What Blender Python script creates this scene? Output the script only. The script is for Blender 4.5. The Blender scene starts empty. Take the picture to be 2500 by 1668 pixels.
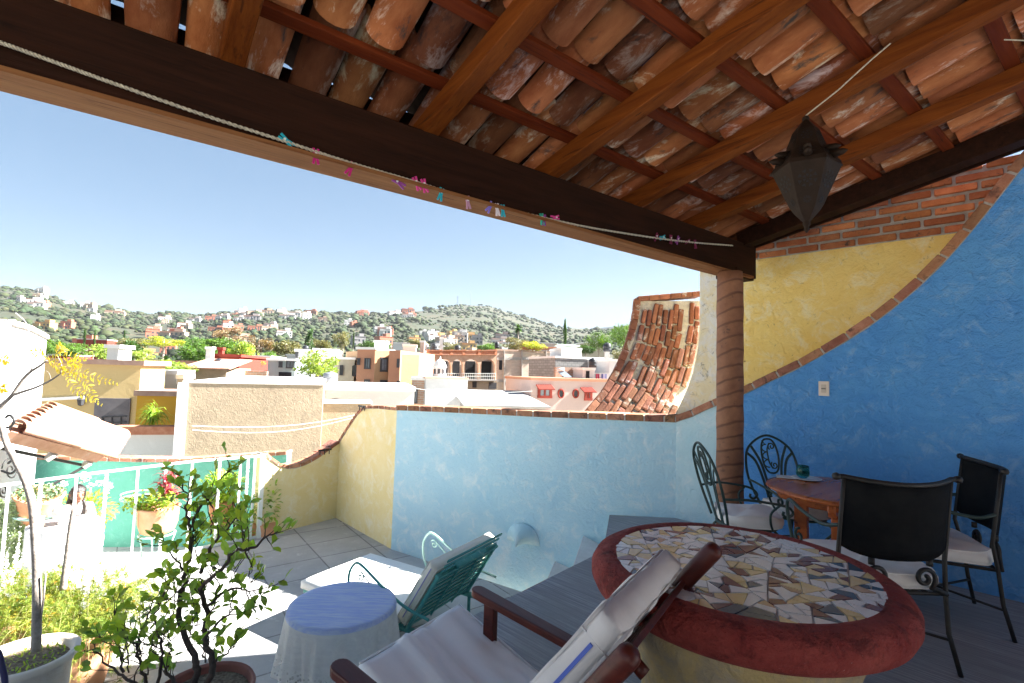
import bpy, bmesh, math, random
from mathutils import Vector, Matrix
rnd = random.Random(7)
SC = bpy.context.scene
R_ = math.radians
# ---------------------------------------------------------------- camera
EYE = 1.56
PITCH, ROLL, FPX = R_(3.6), R_(1.65), 1200.0
cd = bpy.data.cameras.new('camera'); cam = bpy.data.objects.new('camera', cd); SC.collection.objects.link(cam)
CM = (Matrix.Rotation(math.pi/2 + PITCH, 3, 'X') @ Matrix.Rotation(ROLL, 3, 'Z'))
cam.matrix_world = Matrix.Translation((0, 0, EYE)) @ CM.to_4x4()
cd.sensor_width = 36; cd.lens = FPX/2500*36; cd.clip_start = .02; cd.clip_end = 9000
SC.camera = cam
# ---------------------------------------------------------------- light
SUN_AZ, SUN_EL = 12, 40            # degrees from +X, elevation
w = bpy.data.worlds.new('World'); SC.world = w; w.use_nodes = True
nt = w.node_tree; nt.nodes.clear()
sky = nt.nodes.new('ShaderNodeTexSky'); sky.sky_type = 'NISHITA'; sky.sun_disc = False
sky.sun_elevation = R_(SUN_EL); sky.sun_rotation = R_(90-SUN_AZ); sky.air_density = 1.0; sky.dust_density = .3; sky.ozone_density = 1.6; sky.altitude = 1900
gm = nt.nodes.new('ShaderNodeGamma'); gm.inputs[1].default_value = .46; bg = nt.nodes.new('ShaderNodeBackground'); bg.inputs[1].default_value = .05
out = nt.nodes.new('ShaderNodeOutputWorld'); hs_ = nt.nodes.new('ShaderNodeHueSaturation'); hs_.inputs['Saturation'].default_value = 1.6; nt.links.new(sky.outputs[0], gm.inputs[0]); nt.links.new(gm.outputs[0], hs_.inputs['Color']); nt.links.new(hs_.outputs[0], bg.inputs[0]); nt.links.new(bg.outputs[0], out.inputs[0])
sl = bpy.data.lights.new('sun', 'SUN'); sl.energy = 4.9; sl.angle = R_(.5); sl.color = (1, .97, .92)
so = bpy.data.objects.new('sun', sl); SC.collection.objects.link(so)
sdir = Vector((math.cos(R_(SUN_AZ))*math.cos(R_(SUN_EL)), math.sin(R_(SUN_AZ))*math.cos(R_(SUN_EL)), math.sin(R_(SUN_EL))))
so.rotation_euler = sdir.to_track_quat('Z', 'Y').to_euler()
SC.view_settings.view_transform = 'Standard'; SC.view_settings.look = 'None'
SC.view_settings.exposure = 3.0; SC.view_settings.gamma = 1
SC.render.engine = 'CYCLES'
SC.cycles.max_bounces = 10; SC.cycles.diffuse_bounces = 7; SC.cycles.glossy_bounces = 3; SC.cycles.transparent_max_bounces = 12
# ---------------------------------------------------------------- geometry helpers
CAM = Vector((0, 0, EYE))
def ray(x, y): return CM @ Vector(((x-1250)/FPX, -(y-834)/FPX, -1))
def G(x, y, z): d = ray(x, y); return CAM + d*((z-EYE)/d.z)            # photo point to a horizontal plane
def W(x, y, Y): d = ray(x, y); return CAM + d*(Y/d.y)                  # photo point to a distance
def PL(x, y, p0, dr):                                                   # photo point to a vertical plane
    n = Vector((-dr[1], dr[0], 0)); d = ray(x, y); return CAM + d*(((Vector(p0)-CAM).dot(n))/d.dot(n))
def V3(*a): return Vector(a)
AU = R_(37); U = V3(math.cos(AU), math.sin(AU), 0); V = V3(-math.sin(AU), math.cos(AU), 0); Z = V3(0, 0, 1)
def UV(u, v, z=0): return U*u + V*v + Z*z
LOW = -1.14
ORG = {}; ATT = set()
class MB:
    def __init__(s): s.v = []; s.f = []; s.m = []; s.c = []; s.tone = (1, 1, 1); s.mi = 0
    def add(s, vs, fs, mi=None):
        o = len(s.v); s.v += [Vector(p) for p in vs]
        for f in fs: s.f.append([i+o for i in f]); s.m.append(s.mi if mi is None else mi); s.c.append(s.tone)
        return s
    def box(s, c, sz, ax=None, mi=None):                               # centre, full sizes, axes
        X, Y, Zz = ax if ax else (V3(1, 0, 0), V3(0, 1, 0), V3(0, 0, 1)); c = Vector(c); vs = []
        for k in (-.5, .5):
            for a, b in ((-.5, -.5), (.5, -.5), (.5, .5), (-.5, .5)): vs.append(c + X*(a*sz[0]) + Y*(b*sz[1]) + Zz*(k*sz[2]))
        return s.add(vs, [(3, 2, 1, 0), (4, 5, 6, 7), (0, 1, 5, 4), (1, 2, 6, 5), (2, 3, 7, 6), (3, 0, 4, 7)], mi)
    def bar(s, a, b, w, h, up=Z, mi=None):                             # rectangular bar from a to b
        a, b = Vector(a), Vector(b); d = (b-a); L = d.length; d.normalize(); sd = d.cross(up).normalized(); u2 = sd.cross(d)
        return s.box((a+b)/2, (L, w, h), (d, sd, u2), mi)
    def prism(s, poly, ext, mi=None):                                  # polygon (list of 3D points) extruded by a vector
        n = len(poly); e = Vector(ext); vs = [Vector(p) for p in poly] + [Vector(p)+e for p in poly]
        return s.add(vs, [tuple(range(n))[::-1], tuple(range(n, 2*n))] + [(i, (i+1) % n, (i+1) % n+n, i+n) for i in range(n)], mi)
    def tube(s, pts, r, n=8, mi=None, close=False, caps=True):
        pts = [Vector(p) for p in pts]; N = len(pts)
        rr = r if isinstance(r, (list, tuple)) else [r]*N
        T = []
        for i in range(N):
            a = pts[(i-1) % N] if (close or i > 0) else pts[i]; b = pts[(i+1) % N] if (close or i < N-1) else pts[i]
            t = (b-a); T.append(t.normalized() if t.length > 1e-9 else V3(0, 0, 1))
        q = T[0].cross(Z); q = q.normalized() if q.length > .05 else T[0].cross(V3(1, 0, 0)).normalized()
        vs = []
        for i in range(N):
            q = (q - T[i]*q.dot(T[i])); q = q.normalized() if q.length > 1e-6 else T[i].orthogonal().normalized(); p = T[i].cross(q)
            for k in range(n): a = 2*math.pi*k/n; vs.append(pts[i] + (q*math.cos(a)+p*math.sin(a))*rr[i])
        fs = []
        for i in range(N if close else N-1):
            j = (i+1) % N
            for k in range(n): fs.append((i*n+k, i*n+(k+1) % n, j*n+(k+1) % n, j*n+k))
        if caps and not close: fs += [tuple(range(n))[::-1], tuple(range((N-1)*n, N*n))]
        return s.add(vs, fs, mi)
    def lathe(s, c, prof, n=32, mi=None, sx=1, sy=1, ax=None, cap=True):   # prof: (radius, height)
        c = Vector(c); X, Y, Zz = ax if ax else (V3(1, 0, 0), V3(0, 1, 0), Z); vs = []
        for r, h in prof:
            for k in range(n): a = 2*math.pi*k/n; vs.append(c + X*(r*sx*math.cos(a)) + Y*(r*sy*math.sin(a)) + Zz*h)
        fs = []; m = len(prof)
        for i in range(m-1):
            for k in range(n): fs.append((i*n+k, i*n+(k+1) % n, (i+1)*n+(k+1) % n, (i+1)*n+k))
        if cap: fs += [tuple(range(n))[::-1], tuple(range((m-1)*n, m*n))]
        return s.add(vs, fs, mi)
    def build(s, name, mats, parent=None, smooth=False, bevel=0, sub=0, solid=0, loc=None, seg=2):
        if not isinstance(mats, (list, tuple)): mats = [mats]
        if parent is not None: org = ORG[parent.name]
        elif loc is not None: org = Vector(loc)
        else:
            xs = [p.x for p in s.v]; ys = [p.y for p in s.v]; zs = [p.z for p in s.v]
            org = V3((min(xs)+max(xs))/2, (min(ys)+max(ys))/2, min(zs))
        me = bpy.data.meshes.new(name); me.from_pydata([p-org for p in s.v], [], s.f)
        for mm in mats: me.materials.append(mm)
        for p, mi in zip(me.polygons, s.m): p.material_index = mi; p.use_smooth = smooth
        if any(getattr(q, 'name', '') in ATT for q in mats):
            ca = me.color_attributes.new('tone', 'FLOAT_COLOR', 'CORNER'); buf = []
            for p, t in zip(me.polygons, s.c): buf += [t[0], t[1], t[2], 1.0]*p.loop_total
            ca.data.foreach_set('color', buf)
        me.update()
        o = bpy.data.objects.new(name, me); SC.collection.objects.link(o)
        if parent is not None: o.parent = parent
        else: o.location = org
        ORG[o.name] = org
        if bevel: b = o.modifiers.new('b', 'BEVEL'); b.width = bevel; b.segments = seg; b.limit_method = 'ANGLE'; b.angle_limit = R_(40)
        if solid: b = o.modifiers.new('s', 'SOLIDIFY'); b.thickness = solid; b.offset = 0
        if sub: b = o.modifiers.new('u', 'SUBSURF'); b.levels = sub; b.render_levels = sub
        return o
def thing(name, label, cat, loc, group=None):
    o = bpy.data.objects.new(name, None); SC.collection.objects.link(o); o.location = loc; o.empty_display_size = .1
    ORG[o.name] = Vector(loc); return tag(o, label, cat, group)
def tag(o, label=None, cat=None, group=None, kind=None):
    if label: o['label'] = label
    if cat: o['category'] = cat
    if group: o['group'] = group
    if kind: o['kind'] = kind
    return o
def dup(o, loc, label=None, rotz=None, scale=None, parent=None):
    c = o.copy(); SC.collection.objects.link(c)
    if parent is None:
        c.location = loc
        if rotz is not None: c.rotation_euler = (0, 0, rotz)
        if scale is not None: c.scale = scale if hasattr(scale, '__len__') else (scale,)*3
        if label: c['label'] = label
    else: c.parent = parent
    for ch in list(o.children): dup(ch, None, parent=c)
    return c
def smoothpts(pts, n=6):                                               # Catmull-Rom
    P = [Vector(p) for p in pts]; out = []
    for i in range(len(P)-1):
        a = P[i-1] if i > 0 else P[i]*2-P[i+1]; b, c = P[i], P[i+1]; d = P[i+2] if i+2 < len(P) else P[i+1]*2-P[i]
        for k in range(n):
            t = k/n; out.append(((b*2)+(c-a)*t+(a*2-b*5+c*4-d)*t*t+(b*3-a-c*3+d)*t**3)*.5)
    out.append(P[-1]); return out
# ---------------------------------------------------------------- materials
def nodes(name):
    m = bpy.data.materials.new(name); m.use_nodes = True; t = m.node_tree; b = t.nodes['Principled BSDF']; return m, t, b
def rgba(c): return (c[0], c[1], c[2], 1)
def mixc(t, f, a, b, mode='MIX'):
    n = t.nodes.new('ShaderNodeMix'); n.data_type = 'RGBA'; n.blend_type = mode
    if isinstance(f, (int, float)): n.inputs[0].default_value = f
    else: t.links.new(f, n.inputs[0])
    for i, x in ((6, a), (7, b)):
        if hasattr(x, 'default_value') or hasattr(x, 'is_linked'): t.links.new(x, n.inputs[i])
        else: n.inputs[i].default_value = rgba(x)
    return n.outputs[2]
def noise(t, co, scale, detail=6, rough=.6, lo=None, hi=None, dist=0):
    n = t.nodes.new('ShaderNodeTexNoise'); n.inputs['Scale'].default_value = scale; n.inputs['Detail'].default_value = detail
    n.inputs['Roughness'].default_value = rough; n.inputs['Distortion'].default_value = dist; t.links.new(co, n.inputs['Vector'])
    if lo is None: return n.outputs[0]
    r = t.nodes.new('ShaderNodeMapRange'); r.inputs[1].default_value = lo; r.inputs[2].default_value = hi; t.links.new(n.outputs[0], r.inputs[0]); return r.outputs[0]
def coords(t, rot=0, sc=(1, 1, 1), which='Object'):
    c = t.nodes.new('ShaderNodeTexCoord'); mp = t.nodes.new('ShaderNodeMapping'); mp.vector_type = 'POINT'
    # rotate first, then scale
    m1 = t.nodes.new('ShaderNodeMapping'); m1.inputs['Rotation'].default_value = (0, 0, rot); t.links.new(c.outputs[which], m1.inputs[0])
    mp.inputs['Scale'].default_value = sc; t.links.new(m1.outputs[0], mp.inputs[0]); return mp.outputs[0]
def bump(t, b, h, s, d=.02):
    n = t.nodes.new('ShaderNodeBump'); n.inputs['Strength'].default_value = s; n.inputs['Distance'].default_value = d
    t.links.new(h, n.inputs['Height']); t.links.new(n.outputs[0], b.inputs['Normal']); return n
def M(name, c, c2=None, scale=3, rough=.85, bmp=0, bs=30, bd=.02, metal=0, attr=False, spots=None, rot=0, sc=(1, 1, 1), spec=.3, detail=6, lo=.38, hi=.62, spots2=None, sheen=0):
    m, t, b = nodes(name); co = coords(t, rot, sc)
    col = c
    if c2: col = mixc(t, noise(t, co, scale, detail, .65, lo, hi), c, c2)
    for sp in (spots, spots2):
        if sp: col = mixc(t, noise(t, co, sp[1], 8, .7, sp[2], sp[3], .4), col, sp[0])
    if attr:
        ATT.add(m.name); a = t.nodes.new('ShaderNodeAttribute'); a.attribute_name = 'tone'
        col = mixc(t, 1.0, col, a.outputs['Color'], 'MULTIPLY')
    if hasattr(col, 'is_linked'): t.links.new(col, b.inputs['Base Color'])
    else: b.inputs['Base Color'].default_value = rgba(col)
    b.inputs['Roughness'].default_value = rough; b.inputs['Metallic'].default_value = metal; b.inputs['Specular IOR Level'].default_value = spec
    if bmp: bump(t, b, noise(t, co, bs, 5, .65), bmp, bd)
    if sheen: b.inputs['Sheen Weight'].default_value = sheen
    return m
def leafmat(name, c, c2, trans=.45, scale=6, tr=None, rough=.5):
    m, t, b = nodes(name); co = coords(t)
    col = mixc(t, noise(t, co, scale, 3, .6, .35, .65), c, c2)
    ATT.add(m.name); a = t.nodes.new('ShaderNodeAttribute'); a.attribute_name = 'tone'; col = mixc(t, 1.0, col, a.outputs['Color'], 'MULTIPLY')
    t.links.new(col, b.inputs['Base Color']); b.inputs['Roughness'].default_value = rough; b.inputs['Specular IOR Level'].default_value = .35
    tl = t.nodes.new('ShaderNodeBsdfTranslucent'); tc = mixc(t, 1.0, col, tr if tr else (1.6, 1.5, .6), 'MULTIPLY'); t.links.new(tc, tl.inputs[0])
    ms = t.nodes.new('ShaderNodeMixShader'); ms.inputs[0].default_value = trans
    t.links.new(b.outputs[0], ms.inputs[1]); t.links.new(tl.outputs[0], ms.inputs[2]); t.links.new(ms.outputs[0], t.nodes['Material Output'].inputs[0]); return m
def gridmat(name, c, c2, mortar, bw, bh, ms=.01, rot=0, off=.5, rough=.85, plane='XY', bmp=.3, var=.5, spots=None, sq=1):
    """brick / tile pattern; plane XZ for vertical faces along the rotated x axis"""
    m, t, b = nodes(name); co = coords(t, rot)
    if plane == 'XZ':
        sp = t.nodes.new('ShaderNodeSeparateXYZ'); cb = t.nodes.new('ShaderNodeCombineXYZ'); t.links.new(co, sp.inputs[0])
        ad = t.nodes.new('ShaderNodeMath'); ad.operation = 'ADD'; t.links.new(sp.outputs[0], ad.inputs[0]); t.links.new(sp.outputs[1], ad.inputs[1])
        t.links.new(ad.outputs[0], cb.inputs[0]); t.links.new(sp.outputs[2], cb.inputs[1]); vec = cb.outputs[0]
    else: vec = co
    k = t.nodes.new('ShaderNodeTexBrick'); t.links.new(vec, k.inputs[0]); k.inputs['Scale'].default_value = 1
    k.inputs['Brick Width'].default_value = bw; k.inputs['Row Height'].default_value = bh; k.inputs['Mortar Size'].default_value = ms; k.offset = off
    k.inputs['Color1'].default_value = rgba(c); k.inputs['Color2'].default_value = rgba(c2); k.inputs['Mortar'].default_value = rgba(mortar); k.inputs['Mortar Smooth'].default_value = .3
    col = mixc(t, noise(t, co, 2.2, 8, .7, .35, .7), k.outputs[0], mixc(t, 1.0, k.outputs[0], (var, var, var), 'MULTIPLY'))
    if spots: col = mixc(t, noise(t, co, spots[1], 8, .7, spots[2], spots[3]), col, spots[0])
    t.links.new(col, b.inputs['Base Color']); b.inputs['Roughness'].default_value = rough; b.inputs['Specular IOR Level'].default_value = .25
    ma = t.nodes.new('ShaderNodeMath'); ma.operation = 'MULTIPLY_ADD'; t.links.new(k.outputs[1], ma.inputs[0]); ma.inputs[1].default_value = -1.0
    t.links.new(noise(t, co, 40, 4), ma.inputs[2]); bump(t, b, ma.outputs[0], bmp, .01); return m
def plaster(name, c, c2, worn, wl=.56, wh=.72, bmp=.55, crack=None, sc=2.2, bs=14, rough=.8):
    m, t, b = nodes(name); co = coords(t)
    col = mixc(t, noise(t, co, sc, 8, .65, .3, .7), c, c2)
    col = mixc(t, noise(t, co, sc*2.3, 10, .72, wl, wh, .6), col, worn)
    if crack: col = mixc(t, noise(t, co, crack[1], 10, .8, crack[2], crack[3], 1.5), col, crack[0])
    t.links.new(col, b.inputs['Base Color']); b.inputs['Roughness'].default_value = rough; b.inputs['Specular IOR Level'].default_value = .35 if rough > .6 else .6
    n1 = noise(t, co, bs, 8, .62, dist=.8); n2 = noise(t, co, 90, 3, .6)
    ma = t.nodes.new('ShaderNodeMath'); ma.operation = 'MULTIPLY_ADD'; t.links.new(n2, ma.inputs[0]); ma.inputs[1].default_value = .25; t.links.new(n1, ma.inputs[2])
    bump(t, b, ma.outputs[0], bmp, .045); return m
m_blue = plaster('blue_plaster', (.065, .33, .86), (.12, .43, .90), (.32, .60, .94), .52, .76, bmp=1.0, rough=.5)
m_sky = plaster('pale_blue_plaster', (.44, .72, .86), (.56, .80, .89), (.76, .88, .92), .5, .7)
m_pale = plaster('whitish_blue_plaster', (.45, .70, .78), (.60, .79, .84), (.75, .84, .86), .5, .7)
m_yel = plaster('pale_yellow_plaster', (.80, .66, .30), (.84, .73, .42), (.88, .83, .68), .5, .72, bmp=.3)
m_ochre = plaster('ochre_plaster', (.88, .62, .16), (.92, .74, .28), (.92, .82, .50), .5, .68, bmp=.6, crack=((.30, .20, .08), 10, .60, .66))
m_ochw = plaster('lichen_ochre_plaster', (.80, .66, .35), (.84, .76, .52), (.82, .80, .72), .42, .58, bmp=.6, crack=((.18, .15, .11), 6, .56, .66))
m_green = plaster('sea_green_plaster', (.085, .30, .22), (.11, .35, .27), (.20, .44, .36), .52, .74, bmp=.25)
m_white = plaster('white_plaster', (.52, .52, .52), (.60, .60, .59), (.7, .71, .7), .6, .8, bmp=.2)
m_tan = plaster('tan_render', (.30, .235, .16), (.36, .285, .20), (.21, .165, .12), .5, .75, bmp=.6, sc=.8, bs=11)
m_mort = M('mortar', (.36, .34, .31), (.52, .50, .47), 9, bmp=.8, bs=35)
m_brick = M('red_brick', (.48, .15, .055), (.62, .24, .10), 8, .9, .9, 45, .015, attr=True, spots=((.10, .06, .045), 16, .58, .68))
m_cop = M('coping_brick', (.38, .17, .10), (.50, .26, .16), 10, .9, 1.0, 60, .012, attr=True, spots=((.07, .05, .045), 9, .52, .66))
m_bricks = M('sunny_brick', (.17, .064, .035), (.25, .105, .062), 7, .9, .9, 40, .015, attr=True, spots=((.46, .42, .38), 5, .56, .64))
m_terr = M('terracotta', (.62, .30, .15), (.70, .38, .22), 5, .85, .2, 30, spots=((.78, .58, .44), 4, .6, .75))
m_terw = M('pale_terracotta', (.72, .60, .48), (.78, .70, .60), 5, .85, .2, 30)
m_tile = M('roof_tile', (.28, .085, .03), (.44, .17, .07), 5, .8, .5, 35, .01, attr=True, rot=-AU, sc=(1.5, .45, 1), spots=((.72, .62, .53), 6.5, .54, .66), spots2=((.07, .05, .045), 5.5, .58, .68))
m_cover = M('shaded_cover_tile', (.04, .02, .014), (.07, .035, .022), 5, .9, .3, 35, .01, attr=True)  # near-black colour stands in for the shade of gaps between channel tiles
m_tiles = M('sunlit_roof_tile', (.42, .22, .15), (.50, .29, .21), 6, .8, .3, 35, .01, attr=True, spots=((.5, .42, .4), 4, .6, .72))
def wood(name, c, c2, c3, sc, rough=.6, rot=-AU, b_=.35, spec=.12):
    m = M(name, c, c2, 1.6, rough, b_, 4, .01, rot=rot, sc=sc, spots=(c3, 2.2, .56, .66), spec=spec, detail=10, lo=.34, hi=.66); return m
m_wu = wood('wood_purlin', (.10, .016, .005), (.17, .034, .009), (.05, .012, .006), (.9, 14, 14))
m_wv = wood('wood_rafter', (.12, .028, .005), (.22, .062, .010), (.07, .02, .006), (14, .9, 14))
m_beam = wood('wood_beam', (.016, .006, .003), (.035, .012, .006), (.012, .005, .003), (.8, 12, 12), .7)
m_mahog = wood('mahogany', (.06, .009, .007), (.10, .017, .010), (.02, .004, .004), (10, .9, 10), .42, rot=-R_(45), b_=.15, spec=.35)
m_table = wood('oiled_table_wood', (.36, .08, .025), (.50, .15, .04), (.16, .03, .02), (10, 1, 10), .25, rot=R_(50), b_=.1, spec=.4)
m_fab = M('off_white_canvas', (.80, .79, .76), (.85, .84, .81), 6, .9, .25, 240, .003, sheen=.2)
m_fabg = M('grey_canvas', (.66, .64, .63), (.72, .70, .69), 6, .9, .25, 240, .003, sheen=.2)
m_cream = M('cream_canvas', (.80, .74, .60), (.84, .78, .66), 6, .9, .25, 240, .003)
m_zip = M('blue_zipper', (.10, .16, .55), rough=.5)
m_teal = M('teal_painted_metal', (.07, .30, .27), (.10, .36, .32), 12, .5, .1, 60, spots=((.30, .50, .44), 14, .6, .7))
m_mint = M('mint_painted_metal', (.45, .72, .62), (.55, .78, .70), 12, .5)
m_iron = M('dark_green_iron', (.010, .032, .030), (.02, .05, .045), 10, .45, .2, 60, spec=.5)
m_black = M('black_iron', (.008, .008, .009), (.02, .018, .016), 10, .5, .2, 60, spec=.5)
m_leather = M('dark_leather', (.006, .007, .009), (.012, .013, .014), 6, .8, .3, 50, .004, spec=.12)
m_wpaint = M('white_painted_metal', (.80, .82, .80), (.72, .78, .74), 9, .5)
m_switch = M('cream_switch_plastic', (.80, .72, .62), rough=.4)
m_soil = M('soil', (.12, .09, .06), (.30, .24, .17), 40, .95, 1, 60)
m_bark = M('grey_bark', (.24, .20, .17), (.38, .33, .29), 20, .9, .6, 60, .01)
m_dbark = M('dark_bark', (.05, .035, .03), (.10, .07, .055), 30, .9, .6, 60, .01)
m_rope = M('rope', (.66, .62, .50), (.45, .42, .34), 60, .9, .6, 120, .004)
m_copper = M('aged_copper', (.028, .016, .010), (.018, .010, .006), 12, .65, .15, 50, metal=.35)
m_dark = M('opening_shade', (.012, .012, .014), rough=.6)  # near-black colour stands in for the shade inside openings and holes
m_winf = M('dark_window_frame', (.05, .05, .055), rough=.5)
m_glass = M('window_glass', (.10, .13, .16), (.20, .25, .30), 1.2, .08, spec=.8)
# ================================================================ setting: floors and steps
def struct(o): o['kind'] = 'structure'; return o
c0 = G(957, 1342, LOW); cA = G(820, 1265, LOW); cB = G(633, 1312, LOW); c1 = G(1649, 1265, 0); c1.z = 0
e1 = G(1250, 1456, 0); e2 = G(1473, 1345, 0); ld = G(1488, 1257, 0)
rdir = (G(230, 1395, LOW)-cB).normalized()
rfar = cB + rdir*9
WD = V3(.707, -.707, 0)                                                  # tall right wall runs this way
m_fl = gridmat('grey_floor_tile', (.42, .415, .41), (.50, .49, .48), (.24, .23, .23), .78, .62, .012, rot=-AU, off=0, rough=.75, bmp=.25, var=.8, spots=((.56, .55, .54), 7, .58, .7))
mb = MB(); eb = e1 - (e2-e1).normalized()*9
mb.prism([V3(p.x, p.y, LOW) for p in (c0, cA, cB, rfar, eb+V3(-2, -2, 0), eb, e1, e2, ld, ld+(c0-ld)*.02)], (0, 0, -.28))
struct(mb.build('lower_terrace_floor', m_fl))
def broom(name):
    m, t, b = nodes(name); co = coords(t, R_(45))
    wv = t.nodes.new('ShaderNodeTexWave'); wv.bands_direction = 'Y'; wv.inputs['Scale'].default_value = 11; wv.inputs['Distortion'].default_value = 2.5; wv.inputs['Detail'].default_value = 4; wv.inputs['Detail Scale'].default_value = 3
    t.links.new(co, wv.inputs[0])
    m2 = t.nodes.new('ShaderNodeMapping'); m2.inputs['Scale'].default_value = (.8, 30, 1); t.links.new(co, m2.inputs[0])
    st = noise(t, m2.outputs[0], 2.5, 6, .7, .42, .62)
    col = mixc(t, st, (.24, .25, .27), (.46, .47, .49)); col = mixc(t, noise(t, co, 2, 6, .6, .4, .7), col, (.28, .29, .29))
    t.links.new(col, b.inputs['Base Color']); b.inputs['Roughness'].default_value = .85
    bump(t, b, st, .5, .01); return m
m_broom = broom('broomed_concrete')
m_step = M('step_concrete', (.62, .62, .60), (.72, .72, .70), 6, .9, .5, 60, spots=((.18, .17, .16), 5, .58, .7))
mb = MB()
back = [c1 + WD*6.5 + V3(0, 0, 0), V3(3.5, -3.2, 0), V3(-4.5, -3.2, 0), e1 - (e2-e1).normalized()*6]
mb.prism([V3(p.x, p.y, 0) for p in [ld, e2, e1] + back[::-1] + [c1 + WD*.02, c1]], (0, 0, -.30))
struct(mb.build('upper_terrace_floor', m_broom))
mb = MB(); mb.prism([V3(p.x, p.y, -.302) for p in [ld, e2, e1] + back[::-1] + [c1]], (0, 0, -.84))
struct(mb.build('upper_terrace_base', m_sky))
bd = (c1-V3(c0.x, c0.y, 0)); bd.z = 0; bd.normalize()                    # blue wall direction
mb = MB(); ed = (e2-ld).normalized()
for (px, py, z) in ((1420, 1305, -.38), (1351, 1345, -.76)):
    q = PL(px, py, c0, bd); q.z = 0
    wl = [q, ld + V3(0, 0, 0)]; 
    a = q + ed*3.0
    # left edge meets the terrace edge line
    d2 = (e1-e2).normalized(); n2 = V3(-d2.y, d2.x, 0); tt = (e2-q).dot(n2)/ed.dot(n2); a = q + ed*tt
    mb.prism([V3(p.x, p.y, z) for p in (q + bd*.02, a, e2 - ed*.01 + V3(.02, 0, 0), ld + bd*.02)], (0, 0, -.38))
struct(mb.build('concrete_steps', m_step, bevel=.012))
# ================================================================ walls
def wall(name, label, p0, dr, prof, zb, th, mat, parent=None, cat='wall'):
    """prof: [(s, z)] along dr from p0; thickness goes away from the viewer"""
    dr = Vector(dr).normalized(); n = V3(-dr.y, dr.x, 0)
    if n.dot(p0 + dr*prof[len(prof)//2][0] - V3(0, 0, 0)) < 0: n = -n
    mb = MB(); s0, s1 = prof[0][0], prof[-1][0]; P = lambda s, z: V3(p0.x, p0.y, 0)+dr*s+Z*z
    for (a, za), (b, zb2) in zip(prof, prof[1:]):
        vs = [P(a, zb), P(b, zb), P(b, zb2), P(a, za)]; mb.add(vs + [q+n*th for q in vs], [(0, 1, 2, 3), (7, 6, 5, 4), (3, 2, 6, 7)])
    a = P(s0, zb); b = P(s0, prof[0][1]); mb.add([a, b, b+n*th, a+n*th], [(0, 1, 2, 3)])
    a = P(s1, zb); b = P(s1, prof[-1][1]); mb.add([a, b, b+n*th, a+n*th], [(3, 2, 1, 0)])
    o = mb.build(name, mat, parent)
    if label: tag(o, label, cat)
    return o, n
def tones(lo, hi): 
    t = rnd.uniform(lo, hi); return (t, t*rnd.uniform(.88, 1.05), t*rnd.uniform(.85, 1.05))
def coping(name, pts, n, th, h, bl, parent, over=.03, mort=.018, mats=None, lo=.55, hi=1.25):
    """bricks laid on a wall top along pts (front edge line), n = direction through the wall"""
    mb = MB(); P = [Vector(p) for p in pts]; L = [0]
    for a, b in zip(P, P[1:]): L.append(L[-1]+(b-a).length)
    def at(s):
        for i in range(len(P)-1):
            if s <= L[i+1] or i == len(P)-2: t = (s-L[i])/(L[i+1]-L[i]); return P[i].lerp(P[i+1], t)
    s = 0
    while s < L[-1]-.03:
        e = min(s+bl*rnd.uniform(.9, 1.08), L[-1]); a, b = at(s+mort/2), at(e-mort/2); d = (b-a)
        if d.length > .02:
            ln = d.length; d.normalize(); up = n.cross(d); up = up if up.z > 0 else -up
            mb.tone = tones(lo, hi); c = (a+b)/2 + up*(h/2+.002+rnd.uniform(-.003, .003)) + n*(th/2) 
            mb.box(c, (ln, th+2*over, h), (d, n, up), 0)
        s = e
    mb.tone = (1, 1, 1)
    for a, b in zip(P, P[1:]):
        d = (b-a).normalized(); up = n.cross(d); up = up if up.z > 0 else -up
        mb.box((a+b)/2 + up*(h/2-.006) + n*(th/2), ((b-a).length+.012, th+2*over-.014, h-.008), (d, n, up), 1)
    return mb.build(name, mats or [m_cop, m_mort], parent, bevel=.006)
def prof_of(pix, p0, dr, sm=0):
    out = []
    for x, y in pix:
        q = PL(x, y, p0, dr); out.append(((q-V3(p0.x, p0.y, 0)).dot(Vector(dr)), q.z))
    return out
def line(p0, dr, prof): return [V3(p0.x, p0.y, 0)+Vector(dr)*s+Z*z for s, z in prof]
# blue parapet
bw = thing('parapet_wall', 'sky blue plastered parapet wall below the brick coping, with whitish worn patches', 'wall', (c0+c1)/2)
pf = prof_of([(962, 1001), (1080, 1006), (1200, 1012), (1320, 1018), (1440, 1023), (1560, 1028), (1649, 1031)], c0, bd)
pf[0] = (-.02, pf[0][1]); pf[-1] = ((c1-V3(c0.x, c0.y, 0)).dot(bd)+.0, pf[-1][1])
o, n = wall('wall', None, c0, bd, pf, LOW-.2, .24, m_sky, bw)
coping('coping', line(c0, bd, pf), n, .24, .075, .24, bw)
# yellow curved wall: two faces meeting at cA
yw = thing('curved_parapet', 'pale yellow parapet wall whose top sweeps down in a curve beside the railing', 'wall', cA)
dA = (cA-c0); dA.z = 0; LA = dA.length; dA.normalize(); dB = (cB-cA); dB.z = 0; LB = dB.length; dB.normalize()
pa = prof_of([(962, 1001), (925, 998), (893, 998), (877, 1008), (862, 1030), (845, 1056), (823, 1080)], c0, dA); pa[0] = (0, pa[0][1]); pa[-1] = (LA, pa[-1][1])
pb = prof_of([(823, 1080), (800, 1102), (775, 1120), (745, 1136), (722, 1143), (700, 1145), (682, 1140), (664, 1128), (645, 1114), (636, 1110)], cA, dB); pb[0] = (0, pa[-1][1]); pb[-1] = (LB, pb[-1][1])
o, nA = wall('wall', None, c0, dA, pa, LOW-.2, .22, m_yel, yw); o, nB = wall('wall', None, cA, dB, pb, LOW-.2, .22, m_yel, yw)
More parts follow.
